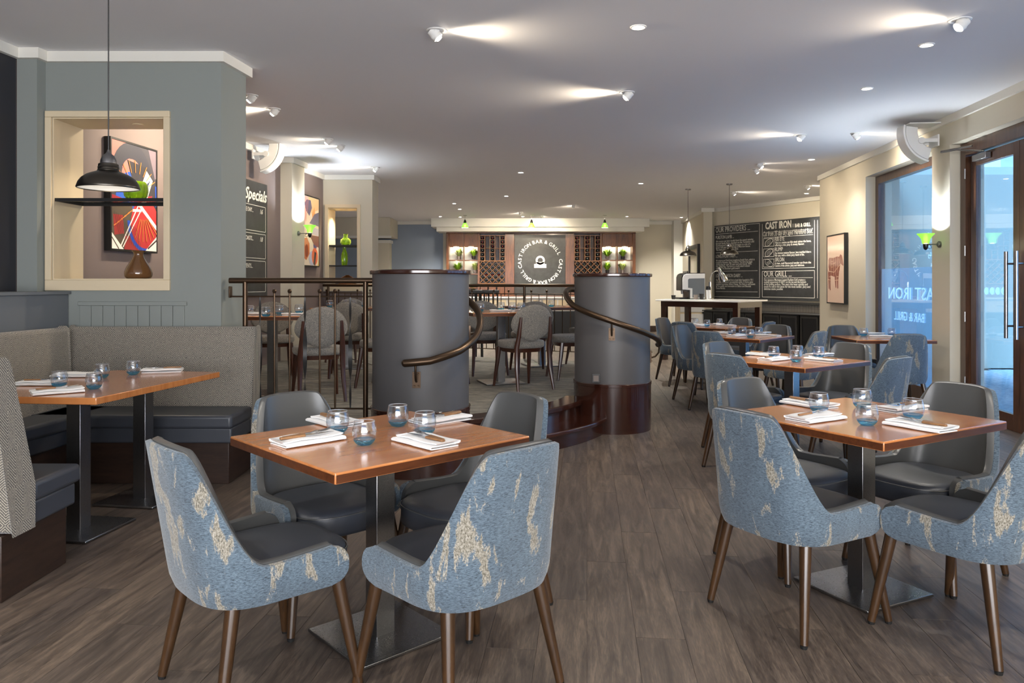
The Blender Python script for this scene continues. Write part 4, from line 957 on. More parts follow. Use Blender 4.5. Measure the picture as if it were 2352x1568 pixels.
# ------------------------------------------------------------------ white curved wall units
def curved_unit(label, loc, rz, tilt, s=1.0):
    t_ = thing('wall_speaker', label, 'speaker', loc, rz)
    T_ = Matrix.Rotation(tilt, 4, 'Y'); n = 14
    def arcp(R, a, y): return T_ @ Vector((R*cos(a)-.30, y, R*sin(a)))
    rows = []
    for i in range(n+1):
        a = radians(-42+84*i/n)
        rows.append([arcp(.42, a, -.12), arcp(.42, a, .12), arcp(.26, a, .12), arcp(.26, a, -.12)])
    mb = MB().grid(rows, True); m = 4; mb.f += [tuple(range(4))[::-1], tuple(range(n*4, n*4+4))]; mb.m += [0, 0]
    mb.xf(Matrix.Scale(s, 4)); bevel(mb.build('cabinet', M['whitepl'], t_, 35), .006)
    rows = []
    for i in range(n+1):
        a = radians(-43.5+87*i/n); rows.append([arcp(.455, a, -.125), arcp(.455, a, .125), arcp(.425, a, .125), arcp(.425, a, -.125)])
    mb = MB().grid(rows, True); mb.f += [tuple(range(4))[::-1], tuple(range(n*4, n*4+4))]; mb.m += [0, 0]
    mb.xf(Matrix.Scale(s, 4)); bevel(mb.build('front_grille', M['white'], t_, 35), .006)
    mb = MB()
    for y in (-.135, .135): mb.cone((-.04, y*.92, .02), (-.04, y*1.08, .02), .045, .045, 18); mb.box((-.15, y, .02), (.22, .014, .05))
    mb.box((-.26, 0, .02), (.02, .30, .16)); mb.xf(Matrix.Scale(s, 4)); mb.build('bracket', M['whitepl'], t_)
curved_unit('white curved speaker unit on the right column by the doors', (XR(7.95, -.26), 7.95, 2.80), pi-atan2(.1, 1), radians(32), .74)
curved_unit('white curved speaker unit high on the left wall above the specials board', (XL(9.35, .26), 9.35, 2.90), -.05, radians(32), .74)
bevel(MB().box((0, 0, 0), (.34, .28, .012), Rz(-.1)).build('shelf_bracket', M['whitepl'], thing('speaker_shelf', 'white bracket shelf under ceiling above the right-hand speaker', 'bracket', (XR(8.0, -.17), 8.0, 3.00))), .002)

# ------------------------------------------------------------------ pictures and boards on the walls
def on_left(Y, off=0): return Vector((XL(Y, off), Y, 0))
def Mleft(Y, z, off):     # x runs away from the camera along the left wall, normal into the room
    return Matrix(((.0955, 0, .9954, XL(Y, off)), (.9954, 0, -.0955, Y), (0, 1, 0, z), (0, 0, 0, 1)))
def Mright(Y, z, off):    # x runs towards the camera along the right wall
    return Matrix(((-.0995, 0, -.995, XR(Y, -off)), (-.995, 0, .0995, Y), (0, 1, 0, z), (0, 0, 0, 1)))
def print_mesh(name, polys, Mx, parent, mat_=None, dz=.0004):
    mb = MB(); cols = []
    for i, (c, pts) in enumerate(polys):
        n0 = len(mb.f); mb.add([Mx @ Vector((p[0], p[1], dz*(i+1)*.5)) for p in pts], [tuple(range(len(pts)))]); cols += [c]*(len(mb.f)-n0)
    me = bpy.data.meshes.new(name); me.from_pydata(mb.v, [], mb.f); me.materials.append(mat_ or M['print'])
    ca = me.color_attributes.new('Col', 'FLOAT_COLOR', 'CORNER'); k = 0
    for p, c in zip(me.polygons, cols):
        for _ in p.loop_indices: ca.data[k].color = c; k += 1
    o = bpy.data.objects.new(name, me); COL.objects.link(o); o.parent = parent; return o
def circle(cx, cy, r, a0=0, a1=360, n=28, ry=None): return [(cx+r*cos(radians(a0+(a1-a0)*i/n)), cy+(ry or r)*sin(radians(a0+(a1-a0)*i/n))) for i in range(n+(a1-a0 < 360))]
def sector(cx, cy, r0, r1, a0, a1, n=16): return circle(cx, cy, r1, a0, a1, n)+circle(cx, cy, r0, a0, a1, n)[::-1]
def stroke(x0, y0, x1, y1, w, w2=None):
    d = Vector((x1-x0, y1-y0)).normalized(); q = Vector((-d.y, d.x)); w2 = w if w2 is None else w2
    return [(x0+q.x*w, y0+q.y*w), (x1+q.x*w2, y1+q.y*w2), (x1-q.x*w2, y1-q.y*w2), (x0-q.x*w, y0-q.y*w)]
def clip(poly, x0, x1, y0, y1):
    for ax, lim, sg in ((0, x0, 1), (0, x1, -1), (1, y0, 1), (1, y1, -1)):
        out = []
        for i in range(len(poly)):
            a, b = poly[i], poly[(i+1) % len(poly)]; ia, ib = sg*(a[ax]-lim) >= 0, sg*(b[ax]-lim) >= 0
            if ia: out.append(a)
            if ia != ib:
                t_ = (lim-a[ax])/(b[ax]-a[ax]); out.append((a[0]+(b[0]-a[0])*t_, a[1]+(b[1]-a[1])*t_))
        poly = out
        if len(poly) < 3: return None
    return poly
def framed_picture(label, Mx, w, h, fr, depth, mat_, polys, bg):
    t_ = thing('framed_picture', label, 'picture')
    mb = MB()
    for x0, x1, y0, y1 in ((-fr, w+fr, -fr, 0), (-fr, w+fr, h, h+fr), (-fr, 0, 0, h), (w, w+fr, 0, h)): mb.bb(x0, x1, y0, y1, -depth, .004)
    mb.xf(Mx); mb.build('frame', mat_, t_)
    MB().bb(0, w, 0, h, -depth, -.002).xf(Mx).build('backing_board', mat_, t_)
    full = [(bg, [(0, 0), (w, 0), (w, h), (0, h)])]
    for c, p in polys:
        q = clip(p, 0, w, 0, h)
        if q: full.append((c, q))
    print_mesh('artwork_print', full, Mx @ Matrix.Translation((0, 0, -.001)), t_); return t_
S = lin
# abstract poster seen through the opening (w .71 x h .95)
def P_(x, y): return (x*.70, y*.95)     # unit -> metres
A1 = []
A1 += [(S(190, 115, 105), circle(.08, .93, .22)), (S(62, 62, 70), sector(.30, .66, .16, .30, -10, 190)), (S(196, 122, 110), circle(.30, .66, .155)), (S(116, 104, 112), [(.55, .95), (.71, .95), (.71, .70), (.66, .68)]),
       (S(48, 92, 190), circle(.30, .46, .24)), (S(60, 58, 62), [(.22, .80), (.52, .77), (.70, .62), (.71, .30), (.40, .42)]), (S(60, 58, 62), sector(.42, .42, .0, .26, 20, 130, 14)),
       (S(150, 45, 50), [(.0, .47), (.22, .44), (.05, .38), (0, .40)]), (S(150, 45, 50), [(.5, .5), (.62, .52), (.55, .40), (.42, .40)]),
       (S(84, 74, 62), [(0, .36), (.30, .40), (.36, .04), (.10, .0), (0, .05)]), (S(150, 50, 48), [(.02, .30), (.16, .30), (.18, .14), (.04, .12)]), (S(150, 50, 48), [(.2, .12), (.5, .14), (.5, 0), (.18, 0)]),
       (S(44, 78, 178), sector(.50, .26, .235, .275, 180, 350, 20)), (S(176, 52, 54), circle(.50, .245, .225)), (S(44, 78, 178), [(.66, .62), (.71, .60), (.71, .42), (.67, .42)]),
       (S(235, 228, 218), [(.52, .74), (.62, .66), (.50, .42), (.44, .42), (.42, .56)]), (S(235, 228, 218), stroke(.40, .42, .71, .20, .018)), (S(235, 228, 218), stroke(.40, .42, .13, .03, .007)), (S(235, 228, 218), stroke(.44, .38, .16, .02, .006)),
       (S(235, 228, 218), stroke(.30, .355, .44, .365, .012)), (S(235, 228, 218), [(0, .14), (.17, 0), (0, 0)]), (S(84, 74, 62), stroke(.0, .10, .10, 0, .006)), (S(235, 228, 218), [(.50, .0), (.71, .16), (.71, 0)]), (S(60, 50, 50), stroke(.54, .02, .71, .12, .008))]
for k in range(9):
    a = radians(30+k*16); A1.append((S(215, 130, 60), stroke(.36+.22*cos(a), .50+.20*sin(a), .36+.34*cos(a), .50+.31*sin(a), .004)))
for k in range(7):
    a = radians(245+k*12); A1.append((S(215, 130, 60), stroke(.46+.10*cos(a), .34+.06*sin(a), .46+.30*cos(a), .34+.26*sin(a), .004)))
for k in range(3): A1.append((S(60, 70, 110), stroke(.46+k*.028, .53+k*.022, .51+k*.028, .61+k*.022, .004)))
for k in range(5): A1.append((S(215, 130, 60), stroke(.02+k*.05, .20+k*.03, .10+k*.05, .24+k*.03, .004)))
for k in range(12): A1.append((S(52, 44, 44), stroke(.02+k*.03, .33-k*.012, .10+k*.03, .12-k*.012, .002)))
framed_picture('abstract red, blue and white poster in a black frame behind the wall opening', Mleft(6.515, 1.635, .06), .68, .945, .018, .055, M['black'], A1, S(70, 68, 74))
A2 = [(S(240, 190, 180), [(0, .94), (.3, .94), (.2, .55), (0, .5)]), (S(236, 190, 140), [(.3, .94), (.64, .94), (.64, .80), (.4, .72)]), (S(86, 84, 118), [(.18, .84), (.26, .90), (.38, .90), (.42, .80), (.34, .68), (.24, .74)]),
      (S(222, 160, 95), [(.42, .72), (.5, .82), (.56, .62), (.46, .58)]), (S(86, 84, 118), [(.5, .72), (.64, .76), (.64, .56), (.34, .58)]), (S(200, 195, 205), [(.3, .55), (.64, .52), (.64, .42), (.36, .44)]), (S(200, 90, 80), [(.08, .72), (.18, .74), (.16, .44), (.1, .44)]),
      (S(130, 66, 72), [(.34, .42), (.64, .42), (.64, .26), (.5, .28)]), (S(92, 88, 140), [(.46, .30), (.58, .27), (.5, .16)]), (S(205, 110, 55), [(.16, .36), (.26, .38), (.34, .30), (.34, .16), (.24, .07), (.16, .10)]), (S(150, 60, 30), circle(.25, .20, .05, ry=.09)),
      (S(190, 192, 215), circle(.42, .10, .10, ry=.10)), (S(226, 110, 70), circle(.51, .13, .10, ry=.12)), (S(70, 55, 65), [(.46, .02), (.52, .0), (.56, .18), (.50, .20)]), (S(225, 190, 110), [(.6, 0), (.64, 0), (.64, .12)])]
A2 += [(S(228, 150, 140), stroke(.02+k*.035, .60, .10+k*.035, .94, .004)) for k in range(7)]
framed_picture('pale abstract poster with orange and violet shapes beside the left pilaster', Mleft(10.83, 1.60, .035), .84, 1.02, .018, .03, M['black'], [(c, [(x*1.3, y*1.08) for x, y in p]) for c, p in A2], S(240, 224, 200))
cow = S(150, 78, 62); lt = S(240, 205, 180)
A3 = [(cow, [(.06, .66), (.10, .70), (.30, .69), (.46, .71), (.56, .70), (.62, .74), (.68, .72), (.72, .66), (.76, .56), (.70, .57), (.62, .60), (.58, .50), (.52, .44), (.34, .40), (.18, .42), (.10, .50), (.06, .56)]),
      (cow, [(.08, .52), (.17, .46), (.155, .30), (.17, .19), (.13, .19), (.11, .32)]), (cow, [(.04, .50), (.1, .46), (.10, .30), (.11, .21), (.075, .21), (.05, .34)]), (cow, [(.44, .46), (.56, .48), (.52, .34), (.52, .22), (.48, .22), (.46, .34)]), (cow, [(.36, .44), (.44, .44), (.43, .32), (.44, .23), (.40, .23), (.37, .34)])]
A3 += [(lt, stroke(x0, y0, x1, y1, .005)) for x0, y0, x1, y1 in ((.18, .69, .19, .43), (.30, .69, .31, .41), (.40, .70, .41, .42), (.50, .70, .50, .46), (.08, .49, .34, .47), (.34, .47, .60, .58), (.55, .68, .60, .60), (.10, .40, .17, .40), (.44, .40, .54, .40), (.22, .64, .27, .64), (.22, .60, .27, .60), (.22, .55, .27, .55), (.04, .36, .17, .35), (.36, .34, .54, .35), (.32, .60, .40, .62))]
framed_picture('tall framed print of a butcher-cut cow on pale pink paper', Mright(11.50, 1.05, .055), .76, .985, .018, .05, M['black'], [(c, [(x*.97, y*.95) for x, y in p]) for c, p in A3], S(236, 205, 184))
# specials board on the left wall
sb = thing('specials_chalkboard', 'tall black specials chalkboard on the left wall, left part hidden by the block', 'chalkboard')
Ms = Mleft(8.36, 1.17, .03)
MB().bb(0, 1.43, 0, 1.43, -.03, 0).xf(Ms).build('board', M['chalkboard'], sb)
mb = MB()
def frame_lines(mb, Mx, x0, x1, y0, y1, w=.006):
    for a in ((x0, x1, y0-w, y0), (x0, x1, y1, y1+w), (x0-w, x0, y0, y1), (x1, x1+w, y0, y1)): mb2 = MB().bb(*a, 0, .0015).xf(Mx); mb.add(mb2.v, mb2.f)
put_text(mb, "Today's Specials", Ms @ Matrix.Translation((.10, 1.20, 0)), .20, shear=.3, bold=.004)
for y0, y1, tx, pr in ((.82, 1.13, 'FISH OF THE DAY...', '16'), (.48, .78, 'ROASTS...', '18'), (.06, .44, 'UPCOMING EVENTS...', '')):
    frame_lines(mb, Ms, .06, 1.37, y0, y1); put_text(mb, tx, Ms @ Matrix.Translation((1.0 if not pr else 1.02, y1-.085, 0)), .075, sx=.8, align='RIGHT')
    if pr: put_text(mb, pr, Ms @ Matrix.Translation((1.20, y1-.09, 0)), .085, shear=.3)
mb.build('lettering', M['chalk'], sb, 0)
# big chalkboard on the angled bar wall
cb = thing('menu_chalkboard', 'wide black menu chalkboard with white chalk text above the bar back', 'chalkboard')
cbp = C0+cd*.10
Mc = Matrix(((cd.x, 0, cn.x, cbp.x+cn.x*.03), (cd.y, 0, cn.y, cbp.y+cn.y*.03), (0, 1, 0, .98), (0, 0, 0, 1)))
WB, HB = 3.9, 1.66
MB().bb(0, WB, 0, HB, -.03, 0).xf(Mc).build('board', M['chalkboard'], cb)
bevel(MB().bb(-.3, WB, -.075, -.03, -.03, .05).xf(Mc).build('ledge', M['iron'], cb), .003)
mb = MB()
# map from the zoomed photograph of the board (units: zoom pixels, left edge 140..1880, see scale)
def bx(zx): px = 1620+zx/7.13; q = ((px-1176)/F); s = (q*cbp.y-cbp.x)/(cd.x-q*cd.y); return s
def by(zx, zy): px = 1620+zx/7.13; py = 480+zy/7.13; Yq = cbp.y+cd.y*bx(zx); return CH-(py-HY)/F*Yq-.98
def hline(z0, z1, y, w=.004):
    x0, x1 = bx(z0), bx(z1); m_ = MB().bb(x0, x1, y-w, y+w, 0, .0012).xf(Mc); mb.add(m_.v, m_.f)
def vline(zx, y0, y1, w=.004):
    m_ = MB().bb(bx(zx)-w, bx(zx)+w, y0, y1, 0, .0012).xf(Mc); mb.add(m_.v, m_.f)
def tx(zx, y, body, size, wid=None, **k):
    vs, fs = text_mesh(body, size, .0008, **k)
    x0 = min(p.x for p in vs); x1 = max(p.x for p in vs); sc = (wid/(x1-x0)) if wid else 1
    T2 = Mc @ Matrix.Translation((bx(zx), y, 0)); mb.add([T2 @ Vector(((p.x-x0)*sc, p.y, p.z)) for p in vs], fs)
def wd(a, b): return bx(b)-bx(a)
yT, yB = by(160, 300), by(160, 1432)
hline(160, 905, yT); hline(160, 905, yB); vline(160, yB, yT); vline(905, yB, yT)
tx(185, by(185, 388), 'OUR PROVIDERS ...', .165, wd(185, 748)); hline(185, 880, by(185, 415))
def para(z0, z1, ys, lines, size):
    for y_, ln in zip(ys, lines):
        w_ = wd(z0, z1)*min(1, len(ln)/max(len(l_) for l_ in lines)); tx(z0, y_, ln, size, w_, bold=.0004)
tx(185, by(185, 495), 'PURSTON LAMB ...', .11, wd(185, 485))
para(187, 815, [by(187, v) for v in (548, 583, 617, 650, 683)], ['We source our lamb locally from the award winning', 'Barnett family farm, situated on the Yorkshire and', 'Northampton border. The farmgate is a mix of a', 'flower rich pasture and Dodge & Morrow fescue', 'The menu changes with the lamb'], .062)
hline(187, 875, by(187, 717))
tx(187, by(187, 803), 'LONGTHORP FARM ...', .11, wd(187, 542))
para(187, 822, [by(187, v) for v in (860, 893, 925, 957, 990)], ['We source our Pork from Longthorp Family Farm, which is', 'located in Howden, East Yorkshire. The farm has been', 'rearing pigs for over 20 years and only breeds 100%', 'free range Pigs. The farm is a multi award winner', 'including The Butchers guild award.'], .062)
hline(187, 872, by(187, 1020))
tx(187, by(187, 1118), 'LONG CLAWSON DAIRY ...', .11, wd(187, 625))
para(187, 832, [by(187, v) for v in (1175, 1208, 1241, 1274, 1308)], ['Our Cheese is sourced from a local dairy founded in 1911', 'in the vale of Belvoir Leicestershire when 12 farms came', 'together to produce Stilton Cheese. The Dairy is well known', 'for its quality and innovation in Stilton and Blended', 'Cheese Markets.'], .062)
hline(187, 872, by(187, 1348))
hline(950, 1805, by(950, 975)); vline(950, by(950, 975), by(950, 245)); vline(1805, by(1805, 965), by(1805, 180))
tx(1000, by(1000, 330), 'CAST IRON', .20, wd(1000, 1425), bold=.007); vline(1453, by(1453, 300), by(1453, 240), .005); tx(1483, by(1483, 298), 'BAR & GRILL', .10, wd(1483, 1742), bold=.004)
hline(970, 1780, by(970, 385)); tx(962, by(962, 450), 'Cut from 35 day dry aged Hereford Beef.', .15, wd(962, 1776), shear=.2); hline(970, 1780, by(970, 472))
for y0, nm, l1_, l2_ in ((487, 'RIB EYE', 'This is a centre cut Rib steak minus the bone,', 'offering a rich, juicy & meaty flavour.'), (655, 'RUMP', 'An intense mature flavour, less marbled than a', 'Rib eye, with a thick juicy band of fat.'), (822, 'SIRLOIN', 'A lean, well flavoured tender cut from the', 'Centre of the sirloin. Juicy and delicious.')):
    hline(970, 1140, by(970, y0)); hline(970, 1140, by(970, y0+128)); vline(970, by(970, y0+128), by(970, y0)); vline(1140, by(970, y0+128), by(970, y0))
    cxm, cym = bx(1055), by(1055, y0+60); sw, shh = wd(985, 1125)/2, (by(970, y0)-by(970, y0+128))*.40
    ring_ = [(cxm+sw*cos(a)*(1+.12*cos(3*a))*.9, cym+shh*sin(a)+sw*.35*cos(a)*(1 if nm != 'SIRLOIN' else -1)) for a in [2*pi*i/22 for i in range(23)]]
    for i in range(22):
        st_ = stroke(*ring_[i], *ring_[i+1], .006 if nm != 'SIRLOIN' else .003); mb.add([Mc @ Vector((x, y, .001)) for x, y in st_], [(0, 1, 2, 3)])
    for q in (-.4, 0, .4):
        st_ = stroke(cxm-sw*.5, cym-shh*.3+shh*q, cxm+sw*.5, cym+shh*.3+shh*q, .0025); mb.add([Mc @ Vector((x, y, .001)) for x, y in st_], [(0, 1, 2, 3)])
    tx(1157, by(1157, y0+38), nm, .12, wd(1157, 1157+(155 if nm == 'RIB EYE' else 128 if nm == 'RUMP' else 150)))
    tx(1157, by(1157, y0+82), l1_, .06, wd(1157, 1750), bold=.001); tx(1157, by(1157, y0+122), l2_, .06, wd(1157, 1640), bold=.001)
yT2, yB2 = by(950, 1020), by(950, 1438)
hline(950, 1805, yT2); hline(950, 1805, yB2); vline(950, yB2, yT2); vline(1805, yB2, yT2)
tx(975, by(975, 1108), 'OUR GRILL ...', .17, wd(975, 1428)); hline(975, 1778, by(975, 1128))
para(977, 1735, [by(977, v) for v in (1175, 1210, 1247, 1284, 1322)], ['Our signature Montague Legend Radiant Grill creates a', 'cooking temperature of 650 C on the top and the bottom', 'of the grilling surface. This sears the meat quickly and', 'evenly to seal in the juices for the most tender, juicy and', 'delicious steaks possible'], .064)
vline(1855, yB2, by(1855, 180)); 
mb.build('lettering', M['chalk'], cb, 0)
# tiled splashback, worktop and dark back-bar fridges under the board
sp_ = thing('tiled_splashback', 'strip of small grey glossy tiles under the menu chalkboard', 'tiles')
MB().bb(-.35, WB, .74, .90, -.03, -.012).xf(Matrix.Translation((0, 0, -.98)) @ Matrix.Translation((0, 0, .98))).xf(Matrix.Identity(4)).xf(Matrix(((cd.x, 0, cn.x, cbp.x+cn.x*.03), (cd.y, 0, cn.y, cbp.y+cn.y*.03), (0, 1, 0, 0), (0, 0, 0, 1)))).build('grout', M['iron'], sp_)
Mz = Matrix(((cd.x, 0, cn.x, cbp.x+cn.x*.03), (cd.y, 0, cn.y, cbp.y+cn.y*.03), (0, 1, 0, 0), (0, 0, 0, 1)))
mb = MB()
for i in range(60):
    for j in range(2): mb.bb(-.34+i*.07, -.275+i*.07, .745+j*.08, .82+j*.08, -.012, -.004)
tag(mb.xf(Mz).build('glazed_tiles', M['tile'], sp_), kind='stuff')
for i in range(4):
    x0 = .05+i*.92; t_ = thing('back_bar_fridge', 'black glass-fronted under-counter unit below the chalkboard, number %s from the left' % ('one', 'two', 'three', 'four')[i], 'fridge')
    t_['label'] = ('leftmost', 'second from left', 'third from left', 'rightmost')[i]+' black glass-fronted unit under the menu chalkboard'
    bevel(MB().bb(x0, x0+.88, .0, .72, -.02, .50).xf(Mz).build('carcass', M['black'], t_), .004)
    for s in (0, 1):
        f_ = MB(); a0, a1 = x0+.02+s*.43, x0+.43+s*.43
        for q in ((a0, a1, .66, .70), (a0, a1, .08, .12), (a0, a0+.035, .12, .66), (a1-.035, a1, .12, .66)): f_.bb(*q, .50, .525)
        d_ = f_.xf(Mz).build('door', M['iron'], t_); MB().bb(a0+.035, a1-.035, .12, .66, .508, .512).xf(Mz).build('door_glass', M['blackgl'] if 'blackgl' in M else M['blackpl'], d_)
wt = tag(bevel(MB().bb(-.1, WB, .72, .74, -.02, .54).xf(Mz).build('worktop', M['iron']), .003), 'dark worktop over the black units below the chalkboard', 'worktop')

# ------------------------------------------------------------------ bar back unit with wine racks
YB = 20.45
U = lambda px: (px-1176)/F*YB
Zb = lambda py: CH-(py-HY)/F*YB
bar = thing('bar_display_unit', 'tall dark wood bar back with wine racks and lit shelves at far end', 'bar unit')
def bbx(mb, px0, px1, py0, py1, y0, y1): return mb.bb(U(px0), U(px1), y0, y1, Zb(py1), Zb(py0))
for a, b_ in ((1025, 1031), (1097, 1102), (1160, 1181), (1299, 1319), (1379, 1383), (1453, 1460)):
    bevel(MB().bb(U(a), U(b_), YB, YB+.42, .0, Zb(534)).build('upright', M['barwood'], bar), .004)
MB().bb(U(1025), U(1460), YB, YB+.42, Zb(536), Zb(532)).build('top_rail', M['barwood'], bar)
MB().bb(U(1025), U(1460), YB+.40, YB+.43, 0, Zb(534)).build('back_panel', M['barwood'], bar)
bevel(MB().bb(U(1181), U(1299), YB+.06, YB+.40, 0, Zb(536)).build('centre_panel', M['barwood'], bar), .004)
for a, b_ in ((1032, 1064), (1066, 1097), (1384, 1417), (1419, 1452)):
    bevel(bbx(MB(), a, b_, 537, 566, YB-.01, YB+.02).build('cupboard_door', M['barwood'], bar), .004)
for a, b_ in ((1064, 1066), (1417, 1419)): bbx(MB(), a, b_, 537, 690, YB, YB+.3).build('divider', M['barwood'], bar)
for a, b_ in ((1031, 1097), (1383, 1453)):
    for py in (596.5, 628, 660): bbx(MB(), a, b_, py, py+2.2, YB+.02, YB+.38).build('shelf', M['barwood'], bar)
    MB().bb(U(a), U(b_), YB+.385, YB+.395, Zb(660), Zb(566)).build('pale_backing', M['white'], bar)
    mb = MB()
    for x_ in (a+16, b_-16): mb.bb(U(x_)-.07, U(x_)+.07, YB+.12, YB+.18, Zb(566)-.015, Zb(566)-.002)
    mb.build('cabinet_lamps', M['glow'], bar)
    for x_ in (a+16, b_-16): point('shelf_lamp', (U(x_), YB+.15, Zb(569)), 3, (1, .93, .7), .04); point('shelf_lamp', (U(x_), YB+.12, Zb(602)), 1.2, (1, .93, .7), .04)
btl_me = MB().lathe([(.001, -.012), (.014, -.010), (.016, 0), (.016, .05), (.030, .10), (.038, .14), (.038, .26), (.001, .26)], n=10).xf(Matrix.Rotation(-pi/2, 4, 'X')).mesh('bottle_body', M['btl'])
cap_me = {k: MB().lathe([(.001, -.014), (.0165, -.012), (.0175, 0), (.0175, .045)], n=10).xf(Matrix.Rotation(-pi/2, 4, 'X')).mesh('foil', m_) for k, m_ in (('r', M['cap']), ('k', mat('bottle_foil_grey', lin(70, 78, 74), .3, metal=.4)))}
nb = [0]; ORD = ('first', 'second', 'third', 'fourth', 'fifth', 'sixth', 'seventh', 'eighth', 'ninth', 'tenth')
def bottle(x, z, kind, label, grp):
    o = bpy.data.objects.new('wine_bottle', btl_me); COL.objects.link(o); o.location = (x, YB+.06, z); tag(o, label, 'bottle', grp)
    c = bpy.data.objects.new('foil', cap_me[kind]); COL.objects.link(c); c.parent = o; nb[0] += 1
for side, x0, x1 in (('left', 1102, 1160), ('right', 1320, 1379)):
    mb = MB(); pxs = [x0+(x1-x0)*k/5 for k in range(6)]
    ys_ = [541+9.6*k for k in range(7)]
    for x_ in pxs: mb.bb(U(x_)-.008, U(x_)+.008, YB-.004, YB+.30, Zb(599), Zb(541))
    for c_ in (0, 2, 4):
        for y_ in ys_: mb.bb(U(pxs[c_]), U(pxs[c_+1]), YB-.002, YB+.30, Zb(y_)-.006, Zb(y_)+.006)
    for c_ in (1, 3):
        for y_ in (541, 570, 598.6): mb.bb(U(pxs[c_]), U(pxs[c_+1]), YB-.002, YB+.30, Zb(y_)-.006, Zb(y_)+.006)
    mb.build('square_rack', M['rack'], bar)
    for c_ in (0, 2, 4):
        for r_ in range(6): bottle((U(pxs[c_])+U(pxs[c_+1]))/2, Zb(ys_[r_]+4.8), 'r' if r_ < 3 else 'k', '%s bottle in %s column, %s row from top, of the %s square wine rack' % ('red-capped' if r_ < 3 else 'dark-capped', ('left', 0, 'middle', 0, 'right')[c_], ORD[r_], side), 'bottles in the square wine racks')
    # diamond lattice clipped to the panel
    X0, X1, Z0, Z1 = U(x0), U(x1), Zb(650), Zb(599); mb = MB(); w_ = (X1-X0)/4; th = .007
    for sg in (1, -1):
        for k in range(-6, 12):
            xa = X0+k*w_
            p = clip([(xa-th*1.4, Z0-.0), (xa+th*1.4, Z0), (xa+th*1.4+sg*(Z1-Z0)*w_/(w_*1.0), Z1), (xa-th*1.4+sg*(Z1-Z0), Z1)], X0, X1, Z0, Z1)
            if p: n_ = len(p); mb.add([(q[0], YB-.002, q[1]) for q in p]+[(q[0], YB+.28, q[1]) for q in p], [tuple(range(n_)), tuple(range(n_, 2*n_))[::-1]]+[(i, n_+i, n_+(i+1) % n_, (i+1) % n_) for i in range(n_)])
    bbx(mb, x0, x1, 598.5, 600, YB-.003, YB+.3); bbx(mb, x0, x1, 650, 652, YB-.003, YB+.3)
    mb.build('diamond_rack', M['rack'], bar)
    # cell centres
    for j in range(0, 10):
        for i in range(-1, 10):
            x_ = X0+w_*i/2; z_ = Z0+w_*j/2
            if (i+j) % 2 == 0: continue
            if X0+.04 < x_ < X1-.04 and Z0+.03 < z_ < Z1-.04: bottle(x_, z_-.03, 'r' if j in (3,) else 'k', 'wine bottle %s from left in %s diamond row from bottom, %s lattice rack' % (ORD[i], ORD[j], side), 'bottles in the diamond wine racks')
    for k in range(3): bevel(MB().bb(X0+.02+k*w_*1.33, X0+w_*1.33*(k+1)-.02, YB-.004, YB+.02, Zb(690), Zb(655)).build('lower_drawer', M['barwood'], bar), .003)
bevel(MB().bb(U(1100), U(1460), YB-.35, YB, .90, 1.0).build('counter_top', M['barwood'], bar), .006)
# canopy
cn_ = struct('trim_bar_canopy', MB().bb(-2.13, 3.62, 19.95, 20.95, Zb(524.5)+.01, CZ), M['cornice'])
MB().bb(-2.00, 3.50, 20.05, 20.95, Zb(532.5)-.01, Zb(524.5)+.01).build('lower_band', M['cornice'], cn_)
# sign
sg_ = thing('round_logo_sign', 'black sign with white ring of lettering and padlock-shaped emblem, centre of bar', 'sign')
Yg = YB+.04; MB().bb(U(1181.5), U(1300), Yg, Yg+.02, .75, Zb(539)).build('sign_board', M['chalkboard'], sg_)
mb = MB(); cxs, czs = U(1241), Zb(601.5); R_ = U(1241+43.5)-U(1241)
Msg = Matrix(((1, 0, 0, cxs), (0, 0, -1, Yg-.001), (0, 1, 0, czs), (0, 0, 0, 1)))
for start, end in ((193, 25), (4, -152)):
    s_ = 'CAST IRON BAR & GRILL'; wts = [.35 if c in ' ' else .30 if c == 'I' else 1 for c in s_]; tot = sum(wts)-wts[0]/2-wts[-1]/2; acc = 0
    for k, ch in enumerate(s_):
        a = start+(end-start)*acc/tot; 
        if k+1 < len(s_): acc += (wts[k]+wts[k+1])/2
        if ch == ' ': continue
        T2 = Msg @ Matrix.Translation((R_*cos(radians(a)), R_*sin(radians(a)), 0)) @ Matrix.Rotation(radians(a-90), 4, 'Z')
        vs, fs = text_mesh(ch, .135, .0006, align='CENTER', bold=.002); mb.add([T2 @ p for p in vs], fs)
def flat(poly): n_ = len(poly); mb.add([Msg @ Vector((x, y, .001)) for x, y in poly], [tuple(range(n_))])
k_ = U(1177)-U(1176)
ring_o = circle(0, 4*k_, 10.5*k_, 0, 360, 28); ring_i = circle(0, 4*k_, 6*k_, 0, 360, 28)
n0 = len(mb.v); mb.add([Msg @ Vector((x, y, .001)) for x, y in ring_o+ring_i], [(i, (i+1) % 28, 28+(i+1) % 28, 28+i) for i in range(28)])
flat([(-14*k_, -13.5*k_), (14*k_, -13.5*k_), (14*k_, -4.5*k_), (10*k_, -4.5*k_), (9.5*k_, 0), (-9.5*k_, 0), (-10*k_, -4.5*k_), (-14*k_, -4.5*k_)])
mb.build('lettering', M['signwhite'], sg_, 0)
